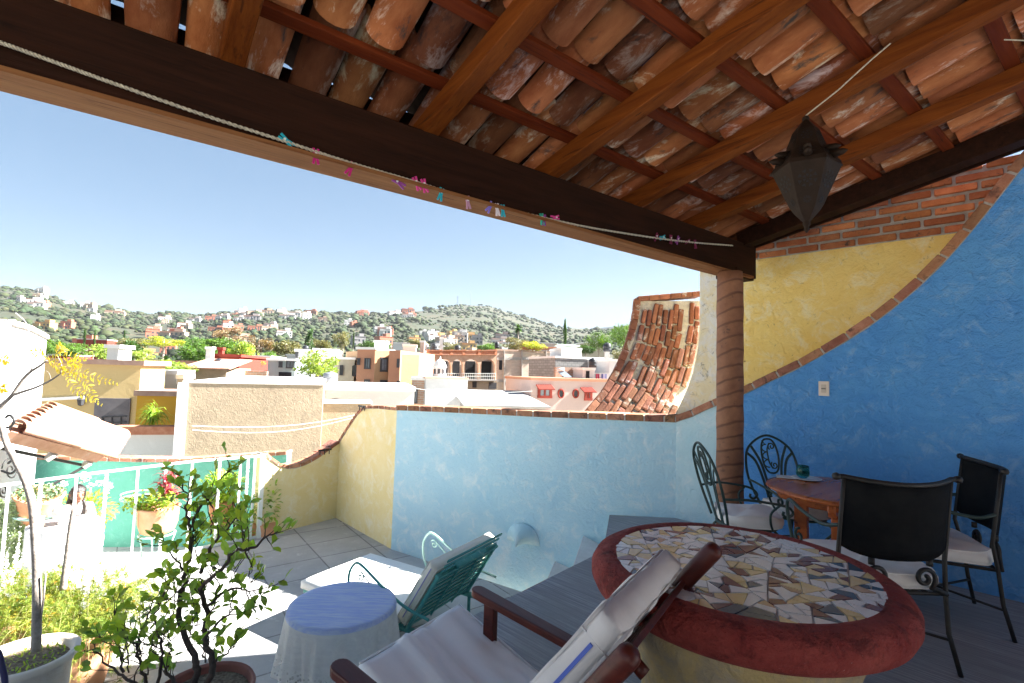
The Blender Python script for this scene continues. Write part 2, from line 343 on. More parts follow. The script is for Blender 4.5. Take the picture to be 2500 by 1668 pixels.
coping('coping', line(c0, dA, pa), nA, .22, .05, .2, yw, .02); coping('coping', line(cA, dB, pb), nB, .22, .05, .2, yw, .02)
# tall right wall: blue face with the rising curved coping
rb = thing('blue_side_wall', 'deep blue plastered wall whose brick-edged top sweeps up in a curve to the right', 'wall', c1+WD*2)
pc = prof_of([(1650, 1031), (1690, 1018), (1722, 1002), (1752, 990), (1790, 975), (1830, 957), (1880, 932), (1940, 905), (2000, 872), (2060, 838), (2120, 800), (2180, 755), (2240, 705), (2300, 648), (2350, 592), (2400, 532), (2450, 470), (2500, 405)], c1, WD)
s_, z_ = pc[-1]; pc += [(s_+.25, z_+.32), (s_+.6, z_+.7), (s_+3.2, z_+.75)]; pc[0] = (0, pc[0][1])
k = 3
nR = V3(.707, .707, 0)
wall('wall', None, c1, WD, pc[:4], -.3, .16, m_pale, rb)  # brighter light on this stretch is put into the paler plaster
wall('wall', None, c1, WD, pc[3:], -.3, .16, m_blue, rb)
coping('coping', line(c1, WD, pc[:-2]), nR, .16, .07, .24, rb, .02, lo=.7, hi=1.2)
# ochre wall behind it with the brick courses
p1 = c1 + nR*.20
ow = thing('ochre_wall', 'cracked ochre yellow plaster wall topped with red brick courses under the roof', 'wall', c1+WD*1.5+nR*.3)
sL = prof_of([(1708, 800)], p1, WD)[0][0]
l1 = prof_of([(1862, 633), (2250, 580)], p1, WD); zc = (l1[0][1]+l1[1][1])/2
top = prof_of([(1708, 430), (1850, 400), (1960, 370), (2100, 340), (2230, 315), (2338, 300), (2344, 400), (2348, 400), (2420, 386), (2500, 375)], p1, WD)  # hidden stretch raised above the roof line to block the sun
top[0] = (sL, top[0][1]); top = top + [(top[-1][0]+.12, top[-1][1]+.02), (top[-1][0]+.3, top[-1][1]+.9), (top[-1][0]+3, top[-1][1]+1.1)]  # out-of-view end raised to keep sun off the mosaic table
s_split = prof_of([(1756, 700)], p1, WD)[0][0]
wall('wall', None, p1, WD, [(sL, top[0][1]), (s_split, zc)], -.3, .26, m_ochw, ow)
wall('wall', None, p1, WD, [(s_split, zc), (top[-1][0], zc)], -.3, .26, m_ochre, ow)
mb = MB(); mb.prism([PL(x, y, p1, WD)-nR*.002 for x, y in ((1716, 700), (1713, 740), (1709, 800), (1704, 850), (1692, 910), (1678, 950), (1662, 985), (1650, 1008), (1644, 1060), (1716, 1060))], nR*.24); mb.build('flared_foot', m_ochw, ow)
# brick courses
mb = MB(); mb.tone = (1, 1, 1)
def ztop(s):
    for (a, za), (b, zb) in zip(top, top[1:]):
        if a <= s <= b: return za+(zb-za)*(s-a)/(b-a)
    return top[-1][1]
ch = .082; r = 0; z = zc
P1 = V3(p1.x, p1.y, 0)
while z < 4.6:
    s = s_split + (.0 if r % 2 else -.15)
    while s < top[-1][0]:
        ln = .29*rnd.uniform(.92, 1.06); a, b = max(s, s_split), s+ln-.022
        zz = ztop((a+b)/2)
        if z+ch*.9 < zz+.03 and b-a > .05:
            mb.tone = tones(.6, 1.2); dz = rnd.uniform(-.004, .004)
            mb.box(P1 + WD*((a+b)/2) + nR*(.12-rnd.uniform(.0, .012)) + Z*(z+ch/2+dz), (b-a, .27, ch-.026), (WD, nR, V3(0, 0, 1)), 0)
        s += ln
    z += ch; r += 1
mb.tone = (1, 1, 1)
mprof = [(s, max(zc+.002, ztop(s)-.04)) for s in [s_split+i*.1 for i in range(int((top[-1][0]-s_split)/.1))]]
for (a, za), (b, zb) in zip(mprof, mprof[1:]):
    q = [P1+WD*a+nR*.005+Z*zc, P1+WD*b+nR*.005+Z*zc, P1+WD*b+nR*.005+Z*zb, P1+WD*a+nR*.005+Z*za]
    mb.add(q+[x+nR*.22 for x in q], [(0, 1, 2, 3), (7, 6, 5, 4), (3, 2, 6, 7)], 1)
mb.build('brick_courses', [m_brick, m_mort], ow, bevel=.008)
# flared brick buttress standing beyond the parapet
fb = thing('brick_buttress', 'flared buttress of weathered red bricks leaning on the ochre wall beyond the blue parapet', 'buttress', W(1600, 1000, 6.0))
def fl(px, py): 
    t = (py-720)/290.; return W(px, py, 7.05-.5*max(t, 0)**1.8)
rows = [735, 765, 800, 840, 880, 920, 960, 1000, 1030]
lx = [1561, 1558, 1551, 1540, 1524, 1505, 1481, 1448, 1424]; rxx = [1712, 1712, 1711, 1707, 1700, 1690, 1676, 1660, 1650]
mb = MB(); vs = []
for y, a, b in zip(rows, lx, rxx):
    for k in range(9): vs.append(fl(a+(b-a)*k/8, y))
fs = [(i*9+k, i*9+k+1, (i+1)*9+k+1, (i+1)*9+k) for i in range(len(rows)-1) for k in range(8)]
N = len(vs); vs2 = [p+V3(.25, .8, 0) for p in vs]
mb.add(vs+vs2, fs + [tuple(N+i for i in f)[::-1] for f in fs] + [(i*9, (i+1)*9, N+(i+1)*9, N+i*9) for i in range(len(rows)-1)] + [(i*9+8, N+i*9+8, N+(i+1)*9+8, (i+1)*9+8) for i in range(len(rows)-1)] + [tuple([k, N+k, N+k+1, k+1]) for k in range(8)])
mb.build('mortar_face', M('white_mortar', (.34, .33, .31), (.46, .45, .43), 7, bmp=1, bs=18, bd=.05), fb)
def edge(arr, y):
    for (a, ya), (b, yb) in zip(zip(arr, rows), zip(arr[1:], rows[1:])):
        if y <= yb: return a+(b-a)*(y-ya)/(yb-ya)
    return arr[-1]
mb = MB(); ncol = 11
for c in range(ncol):
    y = 738+rnd.uniform(0, 22)
    while y < 1018:
        L = rnd.uniform(34, 58); y2 = min(y+L, 1024)
        if y2-y > 10 and rnd.random() > .05:
            f = (c+.5)/ncol*.9+.07+rnd.uniform(-.008, .008)
            pts = []
            for yy in (y+1.5, y2-1.5):
                a, b = edge(lx, yy), edge(rxx, yy); f2 = f - .10*(yy-735)/290*(1-f)*.4
                pts.append(fl(a+(b-a)*f2, yy))
            wv = (fl(edge(rxx, y), y)-fl(edge(lx, y), y)).length/ncol
            d = (pts[1]-pts[0]).normalized(); nn = V3(1, 0, 0).cross(d); nn = nn if nn.y < 0 else -nn
            sd = d.cross(nn).normalized(); an = rnd.uniform(-.07, .07); d = (d+sd*an).normalized(); sd = d.cross(nn).normalized()
            mb.tone = tones(.6, 1.25); mb.box((pts[0]+pts[1])/2 + nn*rnd.uniform(.0, .02), ((pts[1]-pts[0]).length, wv*rnd.uniform(.74, .90), .07), (d, sd, nn), 0)
        y = y2 + rnd.uniform(0, 3)
mb.build('bricks', m_bricks, fb, bevel=.018, seg=2)
mb = MB(); y = 733
while y < 1018:                                                          # left edging
    y2 = y+25; a, b = fl(edge(lx, y)-6, y), fl(edge(lx, y2)-6, y2-1.5); mb.tone = tones(.7, 1.15)
    mb.bar(a, b, .09, .12, V3(0, -1, .2), 0); y = y2
for k in range(6): 
    a, b = fl(1556+k*26, 731-k*2.2), fl(1556+k*26+25, 731-(k+1)*2.2); mb.tone = tones(.7, 1.15); mb.bar(a+V3(0, .08, 0), b+V3(0, .08, 0), .3, .07, Z, 0)
mb.build('edge_bricks', m_bricks, fb, bevel=.008)
# unseen wall added behind the viewer to darken the porch
hs = thing('house', 'unseen dark wall added behind the viewer to darken the porch', 'house', (3.3, -1.25, 0))
mb = MB(); mb.box((3.3, -1.25, 1.4), (5.0, .3, 6.2)); mb.build('wall', M('porch_darkening_plaster', (.10, .06, .04), (.14, .09, .06), 3), hs)
# ================================================================ pergola roof
VB = 2.468                                                               # v of the beam's inner edge
ALPHA = R_(10.5); DS = V*math.cos(ALPHA) - Z*math.sin(ALPHA)             # down-slope direction
NU = V*math.sin(ALPHA) + Z*math.cos(ALPHA)                               # roof normal
rf = thing('porch_roof', 'timber porch roof of reddish rafters carrying curved clay tiles', 'roof', UV(2, VB, 2.58))
U0, U1, UP = -1.75, 4.88, 6.9
mb = MB(); mb.box(UV((U0+4.95)/2, VB+.08, 2.745), (4.95-U0, .16, .33), (U, V, Z)); mb.build('eave_beam', m_beam, rf, bevel=.008)
mb = MB(); mb.box(UV((U0+4.80)/2, VB+.045, 2.572), (4.80-U0, .19, .02), (U, V, Z)); mb.build('bounce_lit_underside', wood('bounce_lit_wood', (.20, .08, .03), (.30, .14, .055), (.07, .025, .012), (.8, 14, 14), .7), rf)  # paler strip: the floor's bounce light is put into the underside's colour
mb = MB(); mb.box(UV(4.72, VB+.10, 2.60), (.34, .22, .10), (U, V, Z)); mb.build('column_cap', m_beam, rf, bevel=.01)
base = UV(0, VB, 2.905)
RU = [-.72, .25, 1.24, 2.17, 3.07, 3.93]
for ru in RU + [-1.66]:
    a = base + U*ru - DS*UP + NU*.055; b = base + U*ru + DS*.30 + NU*.055
    mb = MB(); mb.bar(a, b, .10, .11, NU); mb.build('rafter', m_wv, rf, bevel=.006)
a = base + U*4.77 - DS*UP + NU*.055 ; b = base + U*4.77 + DS*.06 + NU*.055
mb = MB(); mb.bar(a, b, .14, .15, NU); mb.build('edge_rafter', m_beam, rf, bevel=.006)
mb = MB(); mb.bar(base+U*4.86-DS*UP+NU*.02, base+U*4.86+DS*.04+NU*.02, .03, .05, NU); mb.build('edge_batten', M('bleached_batten', (.62, .50, .36), (.7, .6, .45), 6, .8), rf)
mb = MB(); mb.bar(base+U*4.93-DS*UP+NU*.12, base+U*4.93+DS*.25+NU*.12, .02, .26, NU); mb.build('sun_blocking_board', m_beam, rf)  # added board keeps sun from slipping under the roof edge
BP = .455
for k in range(15):
    a = base - DS*(.24+BP*k) + NU*.128 + U*U0; mb = MB(); mb.bar(a, a+U*(4.84-U0), .07, .034, NU); mb.build('batten', m_wu, rf, bevel=.004)
mb = MB(); mb.bar(base + DS*.22 + NU*.128 + U*U0, base + DS*.22 + NU*.128 + U*4.84, .07, .034, NU); mb.build('batten', m_wu, rf)
mb = MB(); mb.bar(base+DS*.27+NU*.13+U*U0, base+DS*.27+NU*.13+U*4.84, .02, .34, NU); mb.build('sky_blocking_board', m_beam, rf)  # dark board added to shut out sky between the tile ends
# channel tiles (convex downwards) and the cover tiles above them
def barrel(mb, c, L, r0, r1, up, d, sgn, tone, n=9, th=.014):
    """half pipe: c upper end centre, d down-slope, sgn -1 belly down"""
    vs = []
    sd = d.cross(up).normalized(); mb.tone = tone
    for j, (t, r) in enumerate(((0, r0), (.34, r0*.66+r1*.34), (.67, r0*.33+r1*.67), (1, r1))):
        for q in (0, 1):
            for k in range(n):
                a = math.pi*k/(n-1); rr = r + (th if q else 0)
                vs.append(c + d*(L*t) + sd*(math.cos(a)*rr) + up*(sgn*math.sin(a)*rr*.80))
    fs = []
    for j in range(3):
        for q in (0, 1):
            for k in range(n-1):
                o = (j*2+q)*n+k; p = ((j+1)*2+q)*n+k; f = (o, o+1, p+1, p); fs.append(f if q else f[::-1])
        for k in (0, n-1): fs.append(((j*2)*n+k, (j*2+1)*n+k, ((j+1)*2+1)*n+k, ((j+1)*2)*n+k))
    for j in (0, 3):
        for k in range(n-1): fs.append(((j*2)*n+k, (j*2)*n+k+1, (j*2+1)*n+k+1, (j*2+1)*n+k))
    mb.add(vs, fs, 0)
mb = MB(); mc = MB(); TP = .225; nu = int((U1-U0)/TP)+1
for i in range(nu):
    uu = U0+.12+i*TP
    for k in range(-1, 15):
        c = base + U*(uu+rnd.uniform(-.012, .012)) - DS*(.24+BP*(k+1)+.14) + NU*.255
        t = rnd.choice([.35, .5, .75, .9, 1.0, 1.15, 1.3]); tn = (t, t*rnd.uniform(.9, 1.05), t*rnd.uniform(.85, 1.05))
        d = (DS + NU*(-.105) + U*rnd.uniform(-.015, .015)).normalized(); barrel(mb, c, BP+.07+(.10 if k < 0 else 0), .094, .082, NU, d, -1, tn)
        if k < 14 and uu+TP/2 < U1:
            c = base + U*(uu+TP/2) - DS*(.24+BP*(k+1)-.02) + NU*.29
            barrel(mc, c - DS*.0, BP+.07, .078, .094, NU, DS, 1, tones(.6, 1.2))
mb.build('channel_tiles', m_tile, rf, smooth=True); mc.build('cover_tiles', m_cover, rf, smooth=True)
# palm-log column
cc = W(1782, 900, 4.56); cc.z = 0
def colmat():
    m, t, b = nodes('ringed_palm_log'); co = coords(t, 0, (1, 1, 1))
    wv = t.nodes.new('ShaderNodeTexWave'); wv.bands_direction = 'Z'; wv.inputs['Scale'].default_value = 2.6; wv.inputs['Distortion'].default_value = 3.0; wv.inputs['Detail'].default_value = 3; wv.inputs['Detail Scale'].default_value = 1.2
    m2 = t.nodes.new('ShaderNodeMapping'); m2.inputs['Rotation'].default_value = (.28, .2, 0); t.links.new(co, m2.inputs[0]); t.links.new(m2.outputs[0], wv.inputs[0])
    r = t.nodes.new('ShaderNodeMapRange'); r.inputs[1].default_value = 0; r.inputs[2].default_value = .12; t.links.new(wv.outputs[1], r.inputs[0])
    base_ = mixc(t, noise(t, co, 5, 8, .7, .35, .65), (.20, .085, .045), (.32, .15, .08)); col = mixc(t, r.outputs[0], (.14, .06, .035), base_)
    col = mixc(t, noise(t, co, 8, 9, .75, .60, .68), col, (.07, .045, .035)); t.links.new(col, b.inputs['Base Color']); b.inputs['Roughness'].default_value = .75
    bump(t, b, r.outputs[0], .35, .012); return m
pr_ = [(.122, 0)] + [(.116+.003*math.sin(i*2.3), .05+i*.126) for i in range(20)] + [(.108, 2.555)]
mb = MB(); mb.lathe(cc, pr_, 40); tag(mb.build('column', colmat(), smooth=True), 'round ringed reddish brown log column holding up the eave beam', 'column')
# ================================================================ iron chairs round the wooden table
def spiral(c, X, Y, r0, r1, a0, turns, n=26):
    c = Vector(c); out = []
    for i in range(n+1):
        t = i/n; a = a0+2*math.pi*turns*t; r = r0+(r1-r0)*t; out.append(c+Vector(X)*(r*math.cos(a))+Vector(Y)*(r*math.sin(a)))
    return out
def cushion(name, mat, parent, cx, cy, z, wx, wy, h, rnd_=.5, seams=None, dimple=.012):
    """soft box cushion in local space with a superellipse outline"""
    mb = MB(); n = 40; prof = [(0.0, 0.0), (.80, 0.0), (.95, .10), (1.0, .34), (1.0, .66), (.95, .90), (.80, 1.0), (.5, 1.03), (.0, 1.04)]
    vs = []; ex = 2/(2+6*(1-rnd_))
    for r, hh in prof:
        for k in range(n):
            a = 2*math.pi*k/n; ca, sa = math.cos(a), math.sin(a); x = math.copysign(abs(ca)**ex, ca); y = math.copysign(abs(sa)**ex, sa)
            w_ = 1+.012*math.sin(5*a+cx*9)+.01*math.sin(9*a)
            vs.append(V3(cx+x*r*wx/2*w_, cy+y*r*wy/2*w_, z+h*hh+dimple*math.sin(3*a+2*r)*(r > .3 and hh > .8)))
    m = len(prof); fs = [(i*n+k, i*n+(k+1) % n, (i+1)*n+(k+1) % n, (i+1)*n+k) for i in range(m-1) for k in range(n)]
    mb.add(vs, fs); o = mb.build(name, mat, parent, smooth=True)
    for hh in (.1, .9):
        mb = MB(); mb.tube([vs[(2 if hh < .5 else 5)*n+k] for k in range(n)], .0045, 6, close=True); mb.build('piping', mat, o, smooth=True)
    return o
def iron_frame(mat): pass
def fan_chair(label, loc, ang):
    t = thing('iron_chair', label, 'chair', (0, 0, 0)); X, Y, Zz = V3(1, 0, 0), V3(0, 1, 0), V3(0, 0, 1)
    def bp(x, s): return V3(x, -.21-.17*s, .44+.60*s)                     # point on the reclined back plane
    mb = MB(); arch = smoothpts([bp(-.17, 0), bp(-.235, .28), bp(-.255, .55), bp(-.20, .83), bp(0, 1.0), bp(.20, .83), bp(.255, .55), bp(.235, .28), bp(.17, 0)], 7); mb.tube(arch, .0105, 8)
    mb.build('back_arch', m_iron, t, smooth=True)
    for sx in (-1, 1):
        for f in (.12, .17):
            pts = smoothpts([bp(sx*f*.45, 0), bp(sx*f*.62, .35), bp(sx*f*.9, .62), bp(sx*(f+.055), .84 if f < .15 else .74)], 6); mb = MB()
            for a, b in zip(pts, pts[1:]): mb.bar(a, b+(b-a)*.08, .022, .006, Y)
            mb.build('back_slat', m_iron, t, smooth=False)
    mb = MB(); oc = bp(0, .70); Yb = (bp(0, 1)-bp(0, 0)).normalized()
    ov = [oc+X*(.082*math.copysign(abs(math.cos(a))**.7, math.cos(a)))+Yb*(.155*math.sin(a)) for a in [2*math.pi*k/36 for k in range(36)]]; mb.tube(ov, .0085, 8, close=True)
    mb.tube(spiral(oc+Yb*.085-X*.03, X, Yb, .008, .036, 1.0, -1.3), .006, 6); mb.tube(spiral(oc-Yb*.085-X*.03, X, Yb, .008, .036, -1.0, 1.3), .006, 6)
    mb.tube(smoothpts([oc+Yb*.115-X*.01, oc+X*.018+Yb*.06, oc+X*.022, oc+X*.018-Yb*.06, oc-Yb*.115-X*.01]), .007, 6)
    for k in (-1, 0, 1): mb.tube([oc+Yb*(k*.07)+X*.022+X*(.05*math.sin(a))+Yb*(.034*math.cos(a)) for a in [math.pi*j/10 for j in range(11)]], .0055, 6)
    mb.tube([oc+X*.03+Yb*.10, oc+X*.06+Yb*.14], .0055, 6); mb.build('scroll_medallion', m_iron, t, smooth=True)
    mb = MB(); ring = [V3(.22*math.cos(a), .22*math.sin(a), .425) for a in [2*math.pi*k/32 for k in range(32)]]; mb.tube(ring, .011, 8, close=True)
    for k in range(-3, 4): mb.bar((k*.06, -math.sqrt(.0484-(k*.06)**2), .425), (k*.06, math.sqrt(.0484-(k*.06)**2), .425), .02, .005)
    mb.build('seat_frame', m_iron, t, smooth=False)
    cushion('seat_cushion', m_fab, t, 0, .01, .435, .47, .46, .095, .8)
    for sx in (-1, 1):
        mb = MB(); mb.tube(smoothpts([bp(sx*.245, .36), V3(sx*.30, -.12, .67), V3(sx*.31, .05, .655), V3(sx*.30, .17, .63), V3(sx*.285, .215, .585), V3(sx*.275, .185, .55), V3(sx*.272, .15, .565), V3(sx*.272, .155, .59)], 6), .0095, 8)
        mb.tube(smoothpts([V3(sx*.30, .12, .645), V3(sx*.285, .06, .58), V3(sx*.25, .07, .5), V3(sx*.22, .10, .43)], 6), .0085, 8); mb.build('arm', m_iron, t, smooth=True)
        for sy in (-1, 1):
            mb = MB(); mb.tube(smoothpts([V3(sx*.14, sy*.14, .42), V3(sx*.19, sy*.19, .33), V3(sx*.13, sy*.13, .2), V3(sx*.17, sy*.18, .06), V3(sx*.21, sy*.22, .012)], 6), .010, 8); mb.build('leg', m_iron, t, smooth=True)
    mb = MB(); mb.tube([V3(.14*math.cos(a), .14*math.sin(a), .2) for a in [2*math.pi*k/24 for k in range(24)]], .007, 6, close=True); mb.build('stretcher', m_iron, t, smooth=True)
    t.location = loc; t.rotation_euler = (0, 0, R_(ang-90)); return t
fan_chair('fan-backed iron chair seen edge on, with white cushion, beside the log column foot', (1.90, 3.98, 0), -2)
fan_chair('iron chair with round scroll back facing out from the blue wall, behind the wooden table', (2.46, 4.27, 0), -82)
def leather_chair(label, loc, ang):
    t = thing('leather_chair', label, 'chair', (0, 0, 0)); X, Y, Zz = V3(1, 0, 0), V3(0, 1, 0), V3(0, 0, 1)
    def bk(f, z): return V3(f*.30, -.31+.10*f*f-(z-.62)*.12, z)
    mb = MB(); vs = []; n = 15
    for j in range(9):
        z = .60+.42*j/8
        for k in range(n): f = -1+2*k/(n-1); q = bk(f, z - (.05*(abs(f)**4) if j == 0 else 0)*-1 - .02*(1-f*f)*(j/8)); vs.append(q)
    mb.add(vs, [(j*n+k, j*n+k+1, (j+1)*n+k+1, (j+1)*n+k) for j in range(8) for k in range(n-1)]); mb.build('leather_back', m_leather, t, smooth=True, solid=.012)
    mb = MB(); top_ = [bk(-1+2*k/12, 1.035-.02*(1-(-1+2*k/12)**2)) for k in range(13)]; a, b = top_[0]-X*.04, top_[-1]+X*.04; mb.tube([a]+top_+[b], .014, 10)
    for q in (a, b): mb.lathe(q-Zz*.02, [(.004, 0), (.018, .006), (.022, .02), (.018, .034), (.004, .04)], 12)
    mb.build('top_rail', m_black, t, smooth=True)
    for sx in (-1, 1):
        mb = MB(); mb.tube([bk(sx*.99, 1.03), bk(sx*1.0, .8), bk(sx*1.0, .58), V3(sx*.27, -.24, .40), V3(sx*.265, -.26, .2), V3(sx*.29, -.30, 0)], .012, 8); mb.build('rear_leg', m_black, t, smooth=True)
        mb = MB(); mb.tube([V3(sx*.25, .24, .42), V3(sx*.26, .25, .2), V3(sx*.28, .28, 0)], .012, 8); mb.build('front_leg', m_black, t, smooth=True)
        mb = MB(); mb.tube([V3(sx*.16, -.27, .60), V3(sx*.16, -.27, .565)], .016, 8)
        mb.tube(spiral(V3(sx*.13, -.275, .50), X, Zz, .012, .062, 1.2, -sx*1.35)+[V3(sx*.22, -.27, .43), V3(sx*.26, -.26, .41)], .012, 8); mb.build('back_scroll', m_black, t, smooth=True)
        mb = MB(); mb.tube(smoothpts([bk(sx*1.0, .76), V3(sx*.335, -.12, .735), V3(sx*.345, .06, .76), V3(sx*.34, .19, .79), V3(sx*.33, .25, .75), V3(sx*.315, .25, .62), V3(sx*.29, .23, .48), V3(sx*.26, .2, .42)], 6), .011, 8)
        mb.tube(spiral(V3(sx*.30, .17, .57), Y, Zz, .006, .05, .3, 1.2), .009, 8); mb.build('arm', m_iron, t, smooth=True)
    mb = MB(); fr = [(-.25, -.24), (.25, -.24), (.25, .24), (-.25, .24)]
    for i in range(4): a, b = fr[i], fr[(i+1) % 4]; mb.tube([V3(*a, .405), V3(*b, .405)], .011, 8)
    for k in range(-2, 3): mb.bar((k*.09, -.24, .405), (k*.09, .24, .405), .025, .005)
    mb.build('seat_frame', m_black, t)
    mb = MB(); mb.tube([V3(-.27, -.27, .17), V3(.27, .26, .17)], .008, 8); mb.tube([V3(.27, -.27, .17), V3(-.27, .26, .17)], .008, 8); mb.build('stretcher', m_black, t, smooth=True)
    cushion('seat_cushion', m_fab, t, 0, .02, .418, .56, .54, .10, .35)
    t.location = loc; t.rotation_euler = (0, 0, R_(ang-90)); return t
leather_chair('iron armchair whose dark leather back faces the viewer, white cushion, beside the mosaic table', (2.17, 3.04, 0), 90)
leather_chair('iron armchair with dark leather back pushed against the blue wall at far right', (2.98, 3.50, 0), 155)
# ================================================================ round wooden dining table with glass and plate
dt = thing('wooden_table', 'round reddish brown wooden table between the iron chairs', 'table', (2.53, 3.76, 0))
mb = MB(); tc = V3(2.53, 3.76, 0); mb.lathe(tc, [(.0, .71), (.46, .71), (.51, .722), (.525, .735), (.515, .748), (.48, .752), (0, .752)], 48, cap=False); mb.build('table_top', m_table, dt, smooth=True)
mb = MB()
for k in (0, 1): a = R_(50+90*k); d = V3(math.cos(a), math.sin(a), 0); mb.prism([tc-d*.45+Z*.66, tc-d*.42+Z*.62, tc-d*.2+Z*.58, tc+d*.2+Z*.58, tc+d*.42+Z*.62, tc+d*.45+Z*.66, tc+d*.45+Z*.71, tc-d*.45+Z*.71], V3(-d.y, d.x, 0)*.05)
mb.build('top_support', m_table, dt, bevel=.01)
for a in (140, 230, 320, 50):
    d = V3(math.cos(R_(a)), math.sin(R_(a)), 0); q = tc+d*.28; mb = MB(); mb.box(q+Z*.30, (.09, .09, .60), (d, V3(-d.y, d.x, 0), Z)); mb.build('leg', m_table, dt, bevel=.008)
gl, t_, b_ = nodes('teal_glass'); b_.inputs['Base Color'].default_value = (.10, .55, .50, 1); b_.inputs['Roughness'].default_value = .05; b_.inputs['Transmission Weight'].default_value = .92; b_.inputs['IOR'].default_value = 1.3
m_china = M('white_china', (.80, .80, .78), rough=.2, spec=.6)
gp = G(1960, 1170, .752)
def tumbler(c, label, s=1):
    t = thing('glass_tumbler', label, 'glass', c); mb = MB(); c = Vector(c)
    mb.lathe(c, [(.028*s, .0), (.046*s, .018), (.050*s, .045), (.046*s, .08), (.044*s, .098), (.041*s, .098), (.043*s, .08), (.046*s, .045), (.040*s, .024), (.0, .016)], 28, cap=False); mb.build('bowl', gl, t, smooth=True)
    mb = MB(); mb.lathe(c, [(.0, .02), (.040*s, .026), (.045*s, .05), (0, .052)], 24, cap=False); mb.build('dark_drink', M('dark_drink', (.01, .03, .06), rough=.1), t, smooth=True)
def plate(c, label, r=.11):
    mb = MB(); mb.lathe(c, [(0, 0), (r*.6, 0), (r, .012), (r*.98, .016), (r*.6, .006), (0, .006)], 40, cap=False); tag(mb.build('plate', m_china, smooth=True), label, 'plate')
plate(gp+V3(.02, -.02, .002), 'white plate under the teal glass on the wooden table')
tumbler(gp+V3(.0, -.0, .012), 'teal glass tumbler standing on a white plate')
mb = MB(); q = gp+V3(-.12, .03, .004); mb.prism([q+V3(-.09, -.02, 0), q+V3(.05, -.06, 0), q+V3(.10, .03, 0), q+V3(-.04, .08, 0)], (0, 0, .007)); tag(mb.build('paper_napkin', m_china), 'folded white napkin beside the teal glass', 'napkin')
g2 = V3(2.56, 3.50, .752); plate(g2, 'white plate seen just over the back of the leather chair', .12); tumbler(g2+V3(.14, .12, 0), 'glass whose rim shows above the dark leather chair back')
# ================================================================ mosaic table
mt = thing('mosaic_table', 'round masonry table with broken-tile mosaic top and thick red rim', 'table', (1.02, 2.22, 0)); mc_ = V3(1.02, 2.22, 0)
m_rim = M('red_painted_render', (.27, .034, .030), (.37, .07, .055), 5, .8, 1.0, 28, .05, spots=((.16, .022, .02), 9, .5, .62), spots2=((.55, .34, .32), 60, .66, .70))
m_ped = plaster('ochre_pedestal', (.55, .40, .16), (.62, .50, .28), (.40, .34, .26), .45, .65, bmp=.8)
mb = MB(); mb.lathe(mc_, [(.51, .742), (.522, .751), (.55, .757), (.585, .752), (.615, .735), (.632, .705), (.632, .67), (.615, .635), (.58, .61), (.53, .60), (.0, .60)], 96, cap=False); mb.build('rim', m_rim, mt, smooth=True)
mb = MB(); mb.lathe(mc_, [(.54, .746), (.0, .746)], 64, cap=False); mb.build('grout_bed', M('grey_grout', (.44, .46, .48), (.52, .52, .52), 14, .9, .5, 80), mt)
mb = MB(); mb.lathe(mc_, [(.50, .602), (.47, .50), (.42, .35), (.40, .2), (.41, .05), (.44, 0)], 64, cap=False); mb.build('pedestal', m_ped, mt, smooth=True)
def split(poly, amax, out):
    A = 0; n = len(poly)
    for i in range(n): A += poly[i][0]*poly[(i+1) % n][1]-poly[(i+1) % n][0]*poly[i][1]
    A = abs(A)/2
    if A < amax*rnd.uniform(.45, 1.7): out.append(poly); return
    cx = sum(p[0] for p in poly)/n; cy = sum(p[1] for p in poly)/n
    # cut across the longer direction with some skew
    best = max(((poly[i], poly[j]) for i in range(n) for j in range(i)), key=lambda q: (q[0][0]-q[1][0])**2+(q[0][1]-q[1][1])**2)
    dx, dy = best[0][0]-best[1][0], best[0][1]-best[1][1]; L = math.hypot(dx, dy); a = math.atan2(dy, dx)+rnd.uniform(-.55, .55); nx, ny = math.cos(a), math.sin(a)
    cx += dx*rnd.uniform(-.14, .14); cy += dy*rnd.uniform(-.14, .14)
    sd = [(p[0]-cx)*nx+(p[1]-cy)*ny for p in poly]; P1_, P2_ = [], []
    for i in range(n):
        j = (i+1) % n
        (P1_ if sd[i] >= 0 else P2_).append(poly[i])
        if (sd[i] >= 0) != (sd[j] >= 0):
            t = sd[i]/(sd[i]-sd[j]); q = (poly[i][0]+(poly[j][0]-poly[i][0])*t, poly[i][1]+(poly[j][1]-poly[i][1])*t); P1_.append(q); P2_.append(q)
    for p in (P1_, P2_):
        if len(p) > 2: split(p, amax, out)
cells = []; split([(.535*math.cos(2*math.pi*k/30), .535*math.sin(2*math.pi*k/30)) for k in range(30)], .0042, cells)
mm = [M('white_tile_shard', (.80, .80, .78), (.84, .82, .78), 4, .25, spec=.5), M('yellow_tile_shard', (.76, .58, .26), (.82, .68, .42), 6, .25, spec=.5), M('plum_tile_shard', (.17, .075, .085), (.22, .10, .11), 6, .25, spec=.5), M('slate_blue_tile_shard', (.06, .11, .17), (.09, .15, .21), 6, .25, spec=.5), M('tan_tile_shard', (.50, .32, .18), (.58, .42, .28), 6, .25, spec=.5)]
mb = MB()
for p in cells:
    n = len(p); cx = sum(q[0] for q in p)/n; cy = sum(q[1] for q in p)/n; pts = []
    if n > 7: p = p[::2]; n = len(p)
    g = .0042
    for (x, y) in p:
        L = math.hypot(x-cx, y-cy); f = max(.3, 1-g*1.35/max(L, .01)); pts.append(V3(mc_.x+cx+(x-cx)*f+rnd.uniform(-.002, .002), mc_.y+cy+(y-cy)*f+rnd.uniform(-.002, .002), .7465))
    k = rnd.choices([0, 1, 2, 3, 4], [48, 24, 15, 7, 3])[0]; tz = rnd.uniform(.0035, .006); mb.prism(pts, (rnd.uniform(-.0004, .0004), 0, tz), k)
mb.build('tile_mosaic', mm, mt, bevel=.0009, seg=1)
